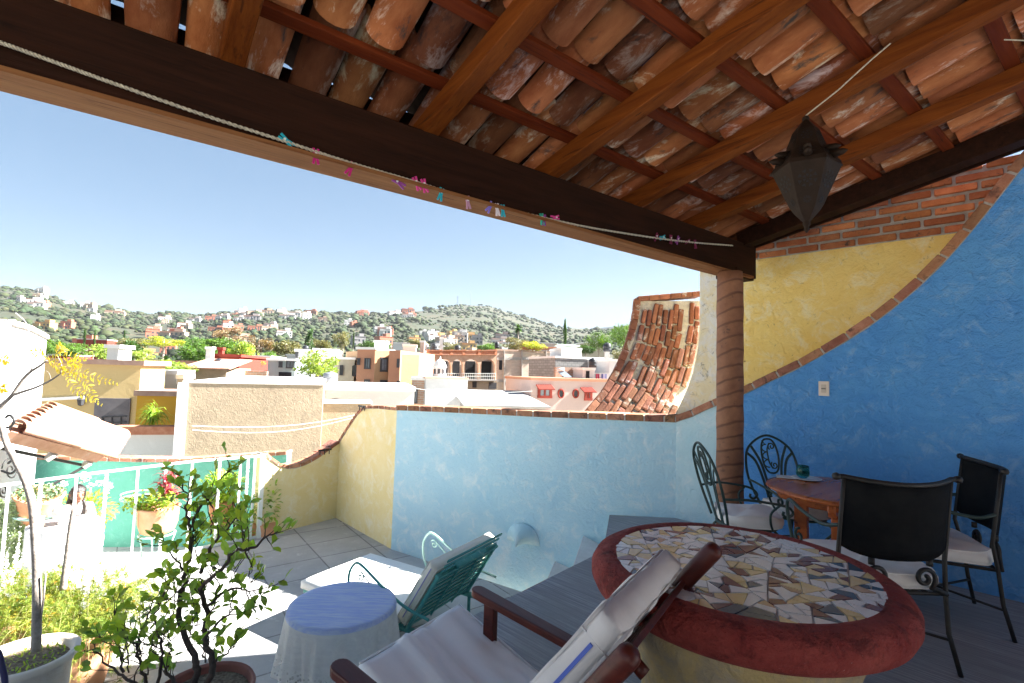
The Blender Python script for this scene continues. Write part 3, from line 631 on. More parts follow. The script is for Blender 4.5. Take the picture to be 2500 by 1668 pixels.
# ================================================================ wooden lounge chair in the foreground
bL = V3(.555, .832, 0).normalized(); aL = V3(bL.y, -bL.x, 0)              # aL: front to back, bL: towards the far side
SL = -.36                                                                # the seat slopes down towards the back
fr_far = G(1122, 1467, .42); fr_far.z = 0; fr_near = fr_far - bL*.61; cm_ = (fr_far+fr_near)/2
lg = thing('wooden_lounge_chair', 'dark red wooden lounge chair with grey white padded seat and headrest, nearest the viewer', 'lounge chair', cm_+aL*.4)
def Lp(a, b, z): return cm_ + aL*a + bL*b + Z*z
def softpad(name, mat, parent, P00, dX, dY, dZ, nx, ny, wr, seed, amp=.008):
    """padded slab: origin, three edge vectors; wrinkles run along dY (wr waves)"""
    r = random.Random(seed); ph = [r.uniform(0, 6) for _ in range(6)]; X, Y, D = dX, dY, dZ; mb = MB(); vs = []
    def top(i, j):
        x, y = i/nx, j/ny; e = min(1, min(x, 1-x)/.06, min(y, 1-y)/.06); e = math.sqrt(max(0, 1-(1-e)**2))
        hgt = .72+.28*e + (amp/D.length)*(math.sin(wr*6.28*x+ph[0]+1.6*math.sin(2.1*y+ph[1]))**3*1.6 + .7*math.sin(wr*2.3*6.28*x+ph[2]+3*y))*e
        return x, y, hgt
    for side in (0, 1):
        for j in range(ny+1):
            for i in range(nx+1):
                x, y, h = top(i, j); vs.append(P00+X*x+Y*y+D*(h if side else 1-.72-.28*1+.0))
    N = (nx+1)*(ny+1); f = []
    for j in range(ny):
        for i in range(nx):
            a = j*(nx+1)+i; f += [(N+a, N+a+1, N+a+nx+2, N+a+nx+1), (a+nx+1, a+nx+2, a+1, a)]
    for i in range(nx): f += [(i, i+1, N+i+1, N+i), (ny*(nx+1)+i+1, ny*(nx+1)+i, N+ny*(nx+1)+i, N+ny*(nx+1)+i+1)]
    for j in range(ny): a = j*(nx+1); b = a+nx; f += [(a+nx+1, a, N+a, N+a+nx+1), (b, b+nx+1, N+b+nx+1, N+b)]
    mb.add(vs, f); return mb.build(name, mat, parent, smooth=True)
m_shadefab = M('shade_tinted_canvas', (.78, .82, .84), (.83, .86, .87), 4, .9, .2, 240, .003)  # blue cast of the shade is put into the canvas colour
seat = softpad('seat_cushion', m_shadefab, lg, Lp(0, -.31, .33), bL*.62, aL*.60+Z*(SL*.60), Z*.09, 40, 30, 2.3, 4, .010)
mb = MB(); mb.tube([Lp(0, -.305, .40), Lp(0, .305, .40)], .005, 6); mb.tube([Lp(0, .305, .40), Lp(.5, .305, .40+.5*SL)], .005, 6); mb.build('piping', m_shadefab, seat, smooth=True)
# backrest pad
ft = G(1632, 1321, .90)                                                  # far top front corner
H0 = Lp(.50, .31, .24); rise = (ft-(H0)); rise -= bL*rise.dot(bL); rd = rise.normalized(); nb = bL.cross(rd).normalized()
if nb.dot(aL) < 0: nb = -nb
bl_ = rise.length
mb = MB(); nx, ny = 20, 22; vs = []; r5 = random.Random(5)
TH = .105
def backpt(i, j, side):
    x, y = i/nx, j/ny; e = min(1, min(x, 1-x)/.05, (1-y)/.05); e = math.sqrt(max(0, 1-(1-e)**2))
    w_ = .006*math.sin(19*x+5*y)*math.sin(7*y+2)+.004*math.sin(31*x-9*y)
    return H0 - bL*(.62*(1-x)) + rd*(bl_*y) + nb*((.5+(.5*(.72+.28*e)+w_/TH*.8)*(1 if side else -1))*TH)
for side in (0, 1):
    for j in range(ny+1):
        for i in range(nx+1): vs.append(backpt(i, j, side))
N = (nx+1)*(ny+1); f = []
for j in range(ny):
    for i in range(nx): a = j*(nx+1)+i; f += [(N+a, N+a+1, N+a+nx+2, N+a+nx+1), (a+nx+1, a+nx+2, a+1, a)]
for i in range(nx): f += [(i, i+1, N+i+1, N+i), (ny*(nx+1)+i+1, ny*(nx+1)+i, N+ny*(nx+1)+i, N+ny*(nx+1)+i+1)]
for j in range(ny): a = j*(nx+1); b = a+nx; f += [(a+nx+1, a, N+a, N+a+nx+1), (b, b+nx+1, N+b+nx+1, N+b)]
mb.add(vs, f); bk_ = mb.build('back_cushion', m_fabg, lg, smooth=True)
T = lambda b, n_, r: H0 - bL*b + rd*(bl_+r) + nb*n_
mb = MB(); mb.bar(T(.6225, TH*.5, -.10), T(.6225, TH*.5, -.66), .012, .006, bL); mb.build('zipper', m_zip, bk_)
mb = MB()
for nn_ in (.006, TH-.006): mb.tube([T(0.01, nn_, -.75), T(0.01, nn_, -.012), T(.61, nn_, -.012), T(.61, nn_, -.75)], .0055, 6)
mb.tube([T(.617, 0, -.09), T(.619, TH, -.09)], .003, 6); mb.tube([T(.0, TH+.002, -.10), T(.61, TH+.002, -.10)], .003, 6); mb.build('piping', m_fabg, bk_, smooth=True)
# frame
for s, b in (('far', .36), ('near', -.36)):
    za = .54; p0 = G(1158, 1432, za) if s == 'far' else G(820, 1612, za)
    p0 = Lp((p0-cm_).dot(aL), (p0-cm_).dot(bL), za)
    mb = MB(); n0 = 7; wd = .075; th = .034
    L = .66; vs = []
    outl = []
    for i in range(9): a = math.pi/2+math.pi*i/8; outl.append((.03+.035*math.cos(a), wd/2*math.sin(a)))
    outl += [(L, -wd/2*.85), (L, wd/2*.85)]
    mb.prism([p0+aL*x+bL*y-Z*(th+.16*x) for x, y in outl], Z*th); mb.build('arm', m_mahog, lg, bevel=.006)
    q = p0+aL*.10; mb = MB(); mb.box(V3(q.x, q.y, (za-th)/2), (.055, .04, za-th), (aL, bL, Z)); mb.build('front_leg', m_mahog, lg, bevel=.004)
    q = p0+aL*.52; mb = MB(); mb.bar(V3(q.x, q.y, 0)+aL*.12, V3(q.x, q.y, za-th-.09)-aL*.0, .04, .055, bL); mb.build('rear_leg', m_mahog, lg, bevel=.004)
    mb = MB(); bb = (p0-cm_).dot(bL)*.88; mb.bar(Lp(.02, bb, .29), Lp(.72, bb, .29+SL*.70), .035, .06); mb.build('side_rail', m_mahog, lg, bevel=.004)
mb = MB()
for k in range(7): mb.bar(Lp(.04+.08*k, -.31, .30+SL*(.04+.08*k)), Lp(.04+.08*k, .31, .30+SL*(.04+.08*k)), .05, .018)
mb.build('seat_slats', m_mahog, lg, bevel=.003)
for b, ex in ((-.045, .14), (.655, .02)):
    a_ = T(b, TH+.03, -.70); b_2 = T(b, TH+.03, ex); dd = (b_2-a_).normalized(); mb = MB()
    mb.tube([a_, b_2-dd*.03, b_2-dd*.015, b_2-dd*.005, b_2], [.030, .034, .031, .022, .008], 14); mb.build('back_stile', m_mahog, lg, smooth=True)
mb = MB()
for k in range(7): mb.bar(T(-.03, TH+.03, -.08-.09*k), T(.64, TH+.03, -.08-.09*k), .02, .06, rd)
mb.build('back_slats', m_mahog, lg, bevel=.003)
mb = MB(); a = T(.26, TH+.075, -.27); mb.tube([a, a+nb*.05], .024, 12); mb.build('rail_knob', m_mahog, lg, smooth=True)
# ================================================================ metal chaise longue on the lower terrace
zs = LOW+.47; fn = G(735, 1412, zs); ff = G(905, 1345, zs); bC = (ff-fn); bC.z = 0; wC = bC.length; bC.normalize(); aC = V3(bC.y, -bC.x, 0)
ch = thing('metal_chaise', 'teal slatted metal chaise longue with raised back and cream cushion on the lower terrace', 'chaise longue', (fn+ff)/2+aC*.7)
def Cp(a, b, z): return V3(fn.x, fn.y, 0)+aC*a+bC*b+Z*z
LS = 1.36
softpad('seat_cushion', m_fab, ch, Cp(0, 0, zs-.10), aC*LS, bC*wC, Z*.10, 24, 14, .8, 8, .003)
tn = G(1092, 1352, LOW+1.0); tn = Cp((tn-fn).dot(aC), 0, LOW+1.02); h0 = Cp(LS, 0, zs-.02); rC = (tn-h0).normalized(); lC = (tn-h0).length; nC = bC.cross(rC); nC = nC if nC.dot(aC) > 0 else -nC
mb = MB(); n1 = 14; vs = []
def cb(i, j, sd):
    x, y = i/10, j/n1; e = min(1, min(x, 1-x)/.08, (1-y)/.07); e = math.sqrt(max(0, 1-(1-e)**2))
    return h0 + bC*(wC*x) + rC*(lC*y) + nC*(.06+.06*(.75+.25*e)*(1 if sd else -1)+.003*math.sin(9*y+4*x))
for sd in (0, 1):
    for j in range(n1+1):
        for i in range(11): vs.append(cb(i, j, sd))
N = 11*(n1+1); f = []
for j in range(n1):
    for i in range(10): a = j*11+i; f += [(N+a, N+a+1, N+a+12, N+a+11), (a+11, a+12, a+1, a)]
for i in range(10): f += [(i, i+1, N+i+1, N+i), (n1*11+i+1, n1*11+i, N+n1*11+i, N+n1*11+i+1)]
for j in range(n1): a = j*11; b = a+10; f += [(a+11, a, N+a, N+a+11), (b, b+11, N+b+11, N+b)]
mb.add(vs, f); bkc = mb.build('back_cushion', m_cream, ch, smooth=True)
Q = lambda b, r, n_: h0+bC*b+rC*r+nC*n_
mb = MB(); mb.bar(Q(-.003, .05, .06), Q(-.003, lC-.04, .06), .006, .009, bC); mb.build('zipper', M('lilac_zipper', (.35, .33, .6)), bkc)
mb = MB()
for n_ in (.008, .112): mb.tube([Q(.0, .0, n_), Q(0, lC-.01, n_), Q(wC, lC-.01, n_)], .006, 6)
mb.build('piping', m_cream, bkc, smooth=True)
mb = MB()
for b in (.03, wC-.03): mb.bar(Q(b, -.05, .145), Q(b, lC-.06, .145), .04, .035, nC)
mb.bar(Q(.0, lC-.06, .145), Q(wC, lC-.06, .145), .035, .05, nC)
mb.bar(Q(wC*.25, lC-.02, .15), Q(wC*.75, lC-.02, .15), .03, .07, nC)
mb.build('back_frame', m_teal, ch, bevel=.006)
mb = MB()
for k in range(13): mb.bar(Q(.04, .02+k*.063, .143), Q(wC-.04, .02+k*.063, .143), .026, .012, nC)
for b in (wC*.33, wC*.66): mb.bar(Q(b, 0, .16), Q(b, lC-.08, .16), .012, .014, nC)
mb.build('back_slats', m_teal, ch)
mb = MB()
for b in (.04, wC-.04): mb.bar(Cp(.02, b, zs-.13), Cp(LS+.25, b, zs-.13), .04, .04)
for k in range(16): mb.bar(Cp(.05+k*.085, .03, zs-.115), Cp(.05+k*.085, wC-.03, zs-.115), .035, .012)
mb.build('seat_frame', m_teal, ch)
for a, b in ((.12, .04), (.12, wC-.04), (LS+.15, .04), (LS+.15, wC-.04)):
    mb = MB(); mb.tube([Cp(a, b, zs-.13), Cp(a, b, LOW)], .018, 8); mb.build('leg', m_teal, ch, smooth=True)
for b, mm_ in ((-.06, m_teal), (wC+.05, m_mint)):
    mb = MB(); z0 = zs-.08
    mb.tube(smoothpts([Cp(LS+.42, b, z0+.16), Cp(LS+.15, b, z0+.20), Cp(LS-.12, b, z0+.30), Cp(LS-.42, b, z0+.44), Cp(LS-.52, b, z0+.42), Cp(LS-.58, b, z0+.30), Cp(LS-.55, b, z0+.12), Cp(LS-.45, b, z0-.03)], 6), .013, 8)
    mb.tube(spiral(Cp(LS-.42, b, z0+.33), aC, Z, .006, .05, 0, 1.4), .007, 6); mb.tube(spiral(Cp(LS-.02, b, z0+.16), aC, Z, .006, .055, 2, 1.4), .007, 6)
    mb.tube(smoothpts([Cp(LS-.42, b, z0+.38), Cp(LS-.2, b, z0+.24), Cp(LS-.02, b, z0+.21)]), .006, 6); mb.build('scroll_arm', mm_, ch, smooth=True)
mb = MB(); mb.tube(smoothpts([Cp(LS+.5, wC, zs-.2), Cp(LS+.75, wC, zs-.1), Cp(LS+.82, wC, zs-.3), Cp(LS+.75, wC, LOW+.02)]), .014, 8); mb.build('rear_hoop', m_teal, ch, smooth=True)
# ================================================================ round side table under a cloth
zt = LOW+.68; tcn = (G(697, 1488, zt)+G(970, 1462, zt))/2; rT = .44
st = thing('side_table', 'round side table whose thin legs show below the white and blue cloth', 'side table', V3(tcn.x, tcn.y, LOW))
c_ = V3(tcn.x, tcn.y, 0); mb = MB(); mb.lathe(c_, [(0, zt-.03), (rT-.02, zt-.03), (rT-.02, zt-.008), (0, zt-.008)], 40, cap=False); mb.build('table_top', m_wpaint, st)
for k in range(4): a = .6+k*math.pi/2; d = V3(math.cos(a), math.sin(a), 0); mb = MB(); mb.tube([c_+d*.3+Z*(zt-.03), c_+d*.36+Z*(LOW+.3), c_+d*.40+Z*LOW], .012, 8); mb.build('leg', m_wpaint, st, smooth=True)
mb = MB(); mb.tube([c_+V3(.47*math.cos(a), .47*math.sin(a), LOW+.03) for a in [2*math.pi*k/40 for k in range(40)]], .008, 6, close=True); mb.build('base_ring', m_iron, st, smooth=True)
def clothmat(name, c, c2, lace):
    m, t, b = nodes(name); co = coords(t); sp = t.nodes.new('ShaderNodeSeparateXYZ'); t.links.new(co, sp.inputs[0])
    m2 = t.nodes.new('ShaderNodeMapping'); m2.inputs['Rotation'].default_value = (0, 0, .3); m2.inputs['Scale'].default_value = (3, 26, 20); t.links.new(co, m2.inputs[0])
    f = noise(t, m2.outputs[0], 1.5, 4, .6, .4, .62); col = mixc(t, f, c, c2)
    t.links.new(col, b.inputs['Base Color']); b.inputs['Roughness'].default_value = .9
    tl = t.nodes.new('ShaderNodeBsdfTranslucent'); t.links.new(col, tl.inputs[0]); tr = t.nodes.new('ShaderNodeBsdfTransparent'); ms = t.nodes.new('ShaderNodeMixShader'); ms.inputs[0].default_value = .35
    t.links.new(b.outputs[0], ms.inputs[1]); t.links.new(tl.outputs[0], ms.inputs[2])
    if lace:
        vo = t.nodes.new('ShaderNodeTexVoronoi'); vo.inputs['Scale'].default_value = 34; t.links.new(co, vo.inputs[0])
        r = t.nodes.new('ShaderNodeMapRange'); r.inputs[1].default_value = .34; r.inputs[2].default_value = .30; t.links.new(vo.outputs[0], r.inputs[0])
        zz = t.nodes.new('ShaderNodeMapRange'); zz.inputs[1].default_value = .30; zz.inputs[2].default_value = .16; t.links.new(sp.outputs[2], zz.inputs[0])
        mu = t.nodes.new('ShaderNodeMath'); mu.operation = 'MULTIPLY'; t.links.new(r.outputs[0], mu.inputs[0]); t.links.new(zz.outputs[0], mu.inputs[1])
        ad = t.nodes.new('ShaderNodeMath'); ad.operation = 'MULTIPLY_ADD'; ad.inputs[1].default_value = .8; ad.inputs[2].default_value = .05; t.links.new(mu.outputs[0], ad.inputs[0])
        m3 = t.nodes.new('ShaderNodeMixShader'); t.links.new(ad.outputs[0], m3.inputs[0]); t.links.new(ms.outputs[0], m3.inputs[1]); t.links.new(tr.outputs[0], m3.inputs[2]); t.links.new(m3.outputs[0], t.nodes['Material Output'].inputs[0])
    else: t.links.new(ms.outputs[0], t.nodes['Material Output'].inputs[0])
    bump(t, b, f, .5, .01); return m
m_clb = clothmat('periwinkle_cloth', (.54, .62, .92), (.72, .78, .95), False); m_clw = clothmat('sheer_white_cloth', (.82, .82, .82), (.88, .88, .87), True)
mb = MB(); n = 180; vs = []; prof = [(0, .010), (.5, .011), (.93, .010), (1.0, .004), (1.02, -.03), (1.02, -.10), (1.03, -.20), (1.05, -.32), (1.07, -.44), (1.09, -.56)]
for j, (r, h) in enumerate(prof):
    for k in range(n):
        a = 2*math.pi*k/n; fold = (1 if j > 4 else 0)*(j-4)/5*(.11*math.sin(11*a+1.6*math.sin(2*a))+.05*math.sin(23*a+2*math.sin(3*a))); dz = (j > 4)*.05*(j-4)/5*math.sin(4*a+.6)
        wz = .003*r*math.sin(14*a+r*9) if j < 3 else 0
        vs.append(c_+V3(math.cos(a), math.sin(a), 0)*(rT*(r+fold))+Z*(zt+h+dz+wz))
mb.add(vs, [(i*n+k, i*n+(k+1) % n, (i+1)*n+(k+1) % n, (i+1)*n+k) for i in range(len(prof)-1) for k in range(n)])
mb.m = [0 if i < 4*n else 1 for i in range(len(mb.f))]
tag(mb.build('tablecloth', [m_clb, m_clw], smooth=True), 'periwinkle blue cloth with sheer white lace skirt hanging over the side table', 'tablecloth')
# ================================================================ wall things
sp_ = PL(1277, 1325, c0, bd); mb = MB(); nn = n if False else V3(bd.y, -bd.x, 0); vs = []; R0 = .235
nA_, nB_ = 24, 10
for j in range(nB_+1):
    ph = math.pi/2*j/nB_
    for i in range(nA_+1): th = math.pi*i/nA_; vs.append(sp_+bd*(R0*math.cos(th)*math.cos(ph))+nn*(R0*.85*math.sin(ph)*1.0*math.sin(th))+Z*(R0*1.05*math.sin(th)*math.cos(ph)))
mb.add(vs, [(j*(nA_+1)+i, j*(nA_+1)+i+1, (j+1)*(nA_+1)+i+1, (j+1)*(nA_+1)+i) for j in range(nB_) for i in range(nA_)])
tag(mb.build('wall_sconce', m_pale, smooth=True, solid=.012), 'plastered half-dome wall light on the blue parapet above the steps', 'wall light')
sw = PL(2012, 949, c1, WD); lsw = thing('light_switch', 'cream light switch plate on the deep blue wall', 'light switch', sw); ns = -nR
mb = MB(); mb.box(sw+ns*.008, (.085, .016, .135), (WD, ns, Z)); mb.build('plate', m_switch, lsw, bevel=.005)
mb = MB(); mb.box(sw+ns*.018, (.04, .006, .075), (WD, ns, Z)); mb.build('inset', M('switch_inset', (.62, .55, .47), rough=.4), lsw, bevel=.002)
mb = MB(); mb.box(sw+ns*.024, (.034, .012, .012), (WD, ns, Z)); mb.build('rocker', M('grey_rocker', (.25, .23, .2), rough=.4), lsw, bevel=.002)
for px, py, lb in ((795, 1098, 'dark iron rail of three hooks halfway down the curved yellow wall'), (885, 992, 'dark iron hooks at the peak of the curved yellow wall')):
    q = PL(px, py, cA, dA if px > 822 else dB) + V3(-.0, -.03, 0); d = dB if px < 822 else dA; hk = thing('hook_rail', lb, 'hooks', q); ou = V3(.3, -.9, 0).normalized()
    mb = MB(); mb.bar(q-d*.13, q+d*.13, .012, .03); mb.build('backplate', m_black, hk)
    for k in (-1, 0, 1): mb = MB(); mb.tube(smoothpts([q+d*(k*.09), q+d*(k*.09)+ou*.05-Z*.02, q+d*(k*.09)+ou*.10-Z*.06, q+d*(k*.09)+ou*.15-Z*.03, q+d*(k*.09)+ou*.15+Z*.01]), .008, 6); mb.build('hook', m_black, hk, smooth=True)
# ================================================================ rope, pegs, lantern
pv = UV(0, VB-.035, 0)
rp = smoothpts([PL(x, y, pv, U) for x, y in ((-120, 66), (0, 104), (150, 158), (300, 212), (500, 282), (691, 344), (850, 396), (1000, 440), (1130, 480), (1250, 513), (1400, 548), (1500, 566), (1620, 584), (1700, 593), (1790, 600))], 10)
mb = MB(); 
for ph in (0, math.pi):
    pts = []; L = 0
    dense = []
    for a, b in zip(rp, rp[1:]): dense += [a.lerp(b, k/5) for k in range(5)]
    for i, p in enumerate(dense): L = i*.0; pts.append(p+V*(.0042*math.cos(i*.9+ph))+Z*(.0042*math.sin(i*.9+ph)))
    mb.tube(pts, .0046, 5)
tag(mb.build('clothesline', m_rope, smooth=True), 'twisted pale rope clothesline strung along the eave beam', 'clothesline')
pegs = [(691, 343, 'teal', 60), (771, 378, 'magenta', 3), (860, 411, 'magenta', -25), (966, 447, 'purple', 65), (1014, 446, 'pink', 30), (1034, 451, 'pink', 20), (1078, 473, 'teal', -12), (1141, 492, 'mauve', 12), (1199, 506, 'violet', -30), (1213, 510, 'white', 12), (1227, 513, 'teal', 8),
        (1322, 534, 'green', 12), (1328, 536, 'purple', 0), (1360, 537, 'pink', -75), (1604, 581, 'plum', -40), (1621, 585, 'teal', -70), (1638, 585, 'plum', 0), (1656, 588, 'purple', -30), (1682, 595, 'plum', -70), (1697, 597, 'plum', 10)]
PC = dict(teal=(.02, .42, .55), magenta=(.55, .02, .20), purple=(.28, .06, .30), pink=(.70, .06, .30), mauve=(.50, .28, .42), violet=(.25, .20, .70), white=(.75, .68, .76), green=(.04, .45, .33), plum=(.20, .02, .08))
seenc = {}
ords = ['first', 'second', 'third', 'fourth', 'fifth', 'sixth']
tot = {k: sum(1 for p in pegs if p[2] == k) for k in PC}
for x, y, cname, tl_ in pegs:
    i = seenc.get(cname, 0); seenc[cname] = i+1; q = PL(x, y-6, pv, U)
    lb = ('only %s plastic peg on the rope' % cname) if tot[cname] == 1 else ('%s plastic peg on the rope, %s %s one from the left' % (cname, ords[i], cname))
    t = thing('clothes_peg', lb, 'clothes peg', q, 'clothes pegs on the rope'); a = R_(tl_); dn = -Z*math.cos(a)+U*math.sin(a); sd = U*math.cos(a)+Z*math.sin(a)
    mt_ = bpy.data.materials.get('peg_'+cname) or M('peg_'+cname, PC[cname], rough=.4)
    for s in (-1, 1):
        mb = MB(); A = q-dn*.018+sd*(s*.011); B = q+dn*.02+sd*(s*.004); C_ = q+dn*.058+sd*(s*.012); mb.bar(A, B, .011, .007, V); mb.bar(B, C_, .011, .007, V); mb.build('prong', mt_, t)
    mb = MB(); mb.tube([q-V*.008+dn*.008, q+V*.008+dn*.008], .006, 8); mb.build('spring', m_wpaint, t)
lc = W(1968, 415, 2.25); ln = thing('hanging_lantern', 'pointed punched metal lantern hanging from the rafters', 'lantern', lc)
ax0 = R_(152); 
def hexring(r, z, tw=0, n=6): return [lc+V3(r*math.cos(ax0+tw+2*math.pi*k/n), r*math.sin(ax0+tw+2*math.pi*k/n), z) for k in range(n)]
rings = [hexring(*q) for q in ((.012, .240), (.056, .185), (.084, .105), (.092, .09), (.138, .02), (.142, .0), (.070, -.175), (.052, -.205), (.014, -.250))]
mb = MB(); vs = sum(rings, []); mb.add(vs, [(i*6+k, i*6+(k+1) % 6, (i+1)*6+(k+1) % 6, (i+1)*6+k) for i in range(len(rings)-1) for k in range(6)]); mb.build('faceted_body', m_copper, ln, bevel=.002)
mb = MB(); mb.lathe(lc, [(.004, .262), (.014, .255), (.016, .243), (.006, .232), (.012, .225)], 12, cap=False); mb.build('top_finial', m_copper, ln, smooth=True); mb = MB(); mb.lathe(lc, [(.014, -.250), (.017, -.260), (.009, -.275), (.012, -.285), (.003, -.300)], 12, cap=False); mb.build('bottom_finial', m_copper, ln, smooth=True)
for k in range(6):
    a = ax0+2*math.pi*(k+.5)/6; d = V3(math.cos(a), math.sin(a), 0)
    for (rr_, zz_, l_) in ((.085, .068, .065), (.112, .035, .065)): mb = MB(); mb.tube([lc+d*rr_+Z*zz_, lc+d*(rr_+l_*.7)+Z*(zz_-.004), lc+d*(rr_+l_)+Z*(zz_-.004)], [.02, .014, .003], 10); mb.build('star_point', m_copper, ln, smooth=True)
def petals(i0, cen, size, n, fine):
    """raised dark petals stand in for the shade of holes on each facet between ring i0 and i0+1"""
    mb = MB()
    for k in range(6):
        a, b, c, d = rings[i0][k], rings[i0][(k+1) % 6], rings[i0+1][(k+1) % 6], rings[i0+1][k]; m0 = (a+b)/2; m1 = (c+d)/2
        Yv = (m0-m1).normalized(); Xv = (b-a).normalized(); nv = Xv.cross(Yv).normalized(); o = m0.lerp(m1, cen); nv = nv if nv.dot(o-V3(lc.x, lc.y, o.z)) > 0 else -nv; o = o+nv*.0012
        for r0, r1_, m_ in fine:
            for j in range(m_):
                t = 2*math.pi*(j+.5)/m_; w_ = math.pi/m_*.62
                p = [o+(Xv*math.cos(t-w_)+Yv*math.sin(t-w_))*size*r1_, o+(Xv*math.cos(t+w_)+Yv*math.sin(t+w_))*size*r1_, o+(Xv*math.cos(t)+Yv*math.sin(t))*size*r0]; mb.prism(p, nv*.0008)
    return mb
petals(5, .42, .042, 6, ((.12, .45, 6), (.55, .92, 8))).build('hole_shade_rosettes', m_dark, ln)
petals(3, .5, .030, 6, ((.15, .5, 6), (.6, 1.0, 9), (1.1, 1.3, 6))).build('upper_rosettes', m_dark, ln)
petals(1, .5, .022, 6, ((.15, .5, 5), (.6, 1.1, 7))).build('crown_rosettes', m_dark, ln); petals(5, .92, .018, 6, ((.2, .9, 9),)).build('lower_rosettes', m_dark, ln)
hp = lc+Z*.262; tp = G(2140, 142, 2.90); tp = W(2125, 148, 2.2); mb = MB(); mb.tube([hp, hp.lerp(tp, .5)-Z*.01, tp, tp+(tp-hp)*.3], .0035, 6); mb.build('cord', m_rope, ln)
mb = MB(); mb.tube([W(2452, 97, 2.3), W(2480, 98, 2.3), W(2530, 101, 2.28)], .003, 6); tag(mb.build('wire', m_rope), 'short thin wire end under the dark roof corner', 'wire')
# ================================================================ left side: railing, lower court, canopy, pots
GRD = -2.36
gdir = (G(470, 1335, GRD)-G(75, 1337, GRD)); gdir.z = 0; gdir.normalize(); g0 = G(75, 1337, GRD)
lf = MB(); lf.prism([V3(-14, 5.5, GRD), V3(cB.x+.4, cB.y-.5, GRD), V3(cB.x+2.0, cB.y+4.5, GRD), V3(-14, 12.5, GRD)][::-1], (0, 0, -.2))
struct(lf.build('courtyard_floor', m_fl))
gw = thing('green_wall', 'sea green plastered courtyard wall with brick coping behind the white railing', 'wall', g0)
pg = prof_of([(20, 1121), (75, 1122), (200, 1124), (330, 1128), (450, 1129), (560, 1122), (700, 1110)], g0, gdir)
o, nG = wall('wall', None, g0, gdir, pg, GRD-.1, .3, m_green, gw); coping('coping', line(g0, gdir, pg), nG, .3, .075, .25, gw)
# terrace edge kerb and railing
r_a = V3(cB.x, cB.y, LOW)
rl = thing('railing', 'white painted iron railing with twisted balusters along the lower terrace edge', 'railing', cB)
def rt(px, py): return PL(px, py, r_a+V3(0, 0, 0), rdir)
tz = .5*(rt(640, 1112).z+rt(240, 1153).z)
def on(px, z): 
    q = PL(px, 1200, r_a, rdir); return V3(q.x, q.y, z)
mb = MB(); pts = [rt(640, 1113), rt(475, 1126), rt(240, 1154), rt(50, 1179)]
for a, b in zip(pts, pts[1:]): mb.bar(a, b, .035, .03)
q_ = pts[-1]+(pts[-1]-pts[-2])*.6; mb.bar(pts[-1], q_, .035, .03); mb.build('top_rail', m_wpaint, rl)
mb = MB(); mb.bar(V3(cB.x, cB.y, LOW+.02), rfar+Z*.02, .05, .03); mb.build('bottom_rail', m_wpaint, rl)
mb = MB(); q = rt(637, 1200); mb.bar(V3(q.x, q.y, LOW), V3(q.x, q.y, rt(640, 1108).z), .06, .06, rdir); mb.build('end_post', m_wpaint, rl)
def railz(px): 
    for (xa, ya), (xb, yb) in zip(((640, 1113), (475, 1126), (240, 1154), (50, 1179)), ((475, 1126), (240, 1154), (50, 1179), (-300, 1225))):
        if xb <= px <= xa: return rt(px, ya+(yb-ya)*(px-xa)/(xb-xa)).z
for i, px in enumerate((618, 601, 583, 532, 465, 400, 333, 257, 184, 98, 20)):
    q = on(px, LOW); zt_ = railz(px); mb = MB()
    if i % 2 == 0: mb.bar(q, V3(q.x, q.y, zt_), .028, .028, rdir)
    else:
        n_ = 60; vs = []
        for j in range(n_+1):
            a0 = j*.55; z = LOW+(zt_-LOW)*j/n_
            for k in range(4): a = a0+math.pi/2*k; vs.append(V3(q.x+.021*math.cos(a), q.y+.021*math.sin(a), z))
        mb.add(vs, [(j*4+k, j*4+(k+1) % 4, (j+1)*4+(k+1) % 4, (j+1)*4+k) for j in range(n_) for k in range(4)])
    mb.build('baluster', m_wpaint, rl)
# white tall wall at the far left
wl0 = W(108, 900, 10.0); wl0.z = 0; wd_ = (V3(-5.9, 5.0, 0)-wl0); wd_.z = 0; wd_.normalize()
def wt(px, py): return PL(px, py, wl0, wd_)
lw = thing('white_side_wall', 'tall sunlit white wall with brick cap at the left edge', 'wall', wl0)
pw = prof_of([(112, 828), (70, 806), (32, 796), (28, 793)], wl0, wd_); pw[0] = (0, pw[0][1])
wall('wall', None, wl0, wd_, pw, -3.5, .5, m_white, lw)
nW = V3(-wd_.y, wd_.x, 0); nW = nW if nW.x < 0 else -nW
coping('brick_cap', line(wl0, wd_, pw), nW, .5, .08, .07, lw, .04, mats=[M('pale_brick_cap', (.55, .44, .38), (.66, .58, .52), 8, attr=True), m_mort], lo=.8, hi=1.2)
bz = wt(30, 900); mb = MB(); bz.z = 0; zz = -3.4
while zz < wt(30, 800).z-.1:
    mb.tone = tones(.6, 1.1); mb.box(bz + wd_*.08 + nW*.30 + Z*(zz+.15), (.17, .52, .29), (wd_, nW, Z), 0); zz += .315
mb.tone = (1, 1, 1); mb.box(bz+wd_*.085+nW*.30+Z*(-1.0+wt(30, 800).z/2-.7), (.15, .5, wt(30, 800).z+3.4), (wd_, nW, Z), 1)
mb.build('brick_end', [m_brick, m_mort], lw, bevel=.015)
mb = MB(); mb.tube(smoothpts([wt(28, 780)+V3(.06, 0, .1), wt(50, 790)+V3(.1, 0, 0), wt(60, 830)+V3(.08, 0, 0), wt(40, 900)+V3(.1, 0, 0), wt(34, 960)+V3(.08, 0, 0), wt(15, 1050)+V3(.08, 0, 0), wt(4, 1110)+V3(.08, 0, 0)]), .008, 5); tag(mb.build('cable', M('grey_cable', (.35, .35, .38))), 'thin grey cable hanging down the white side wall', 'cable')
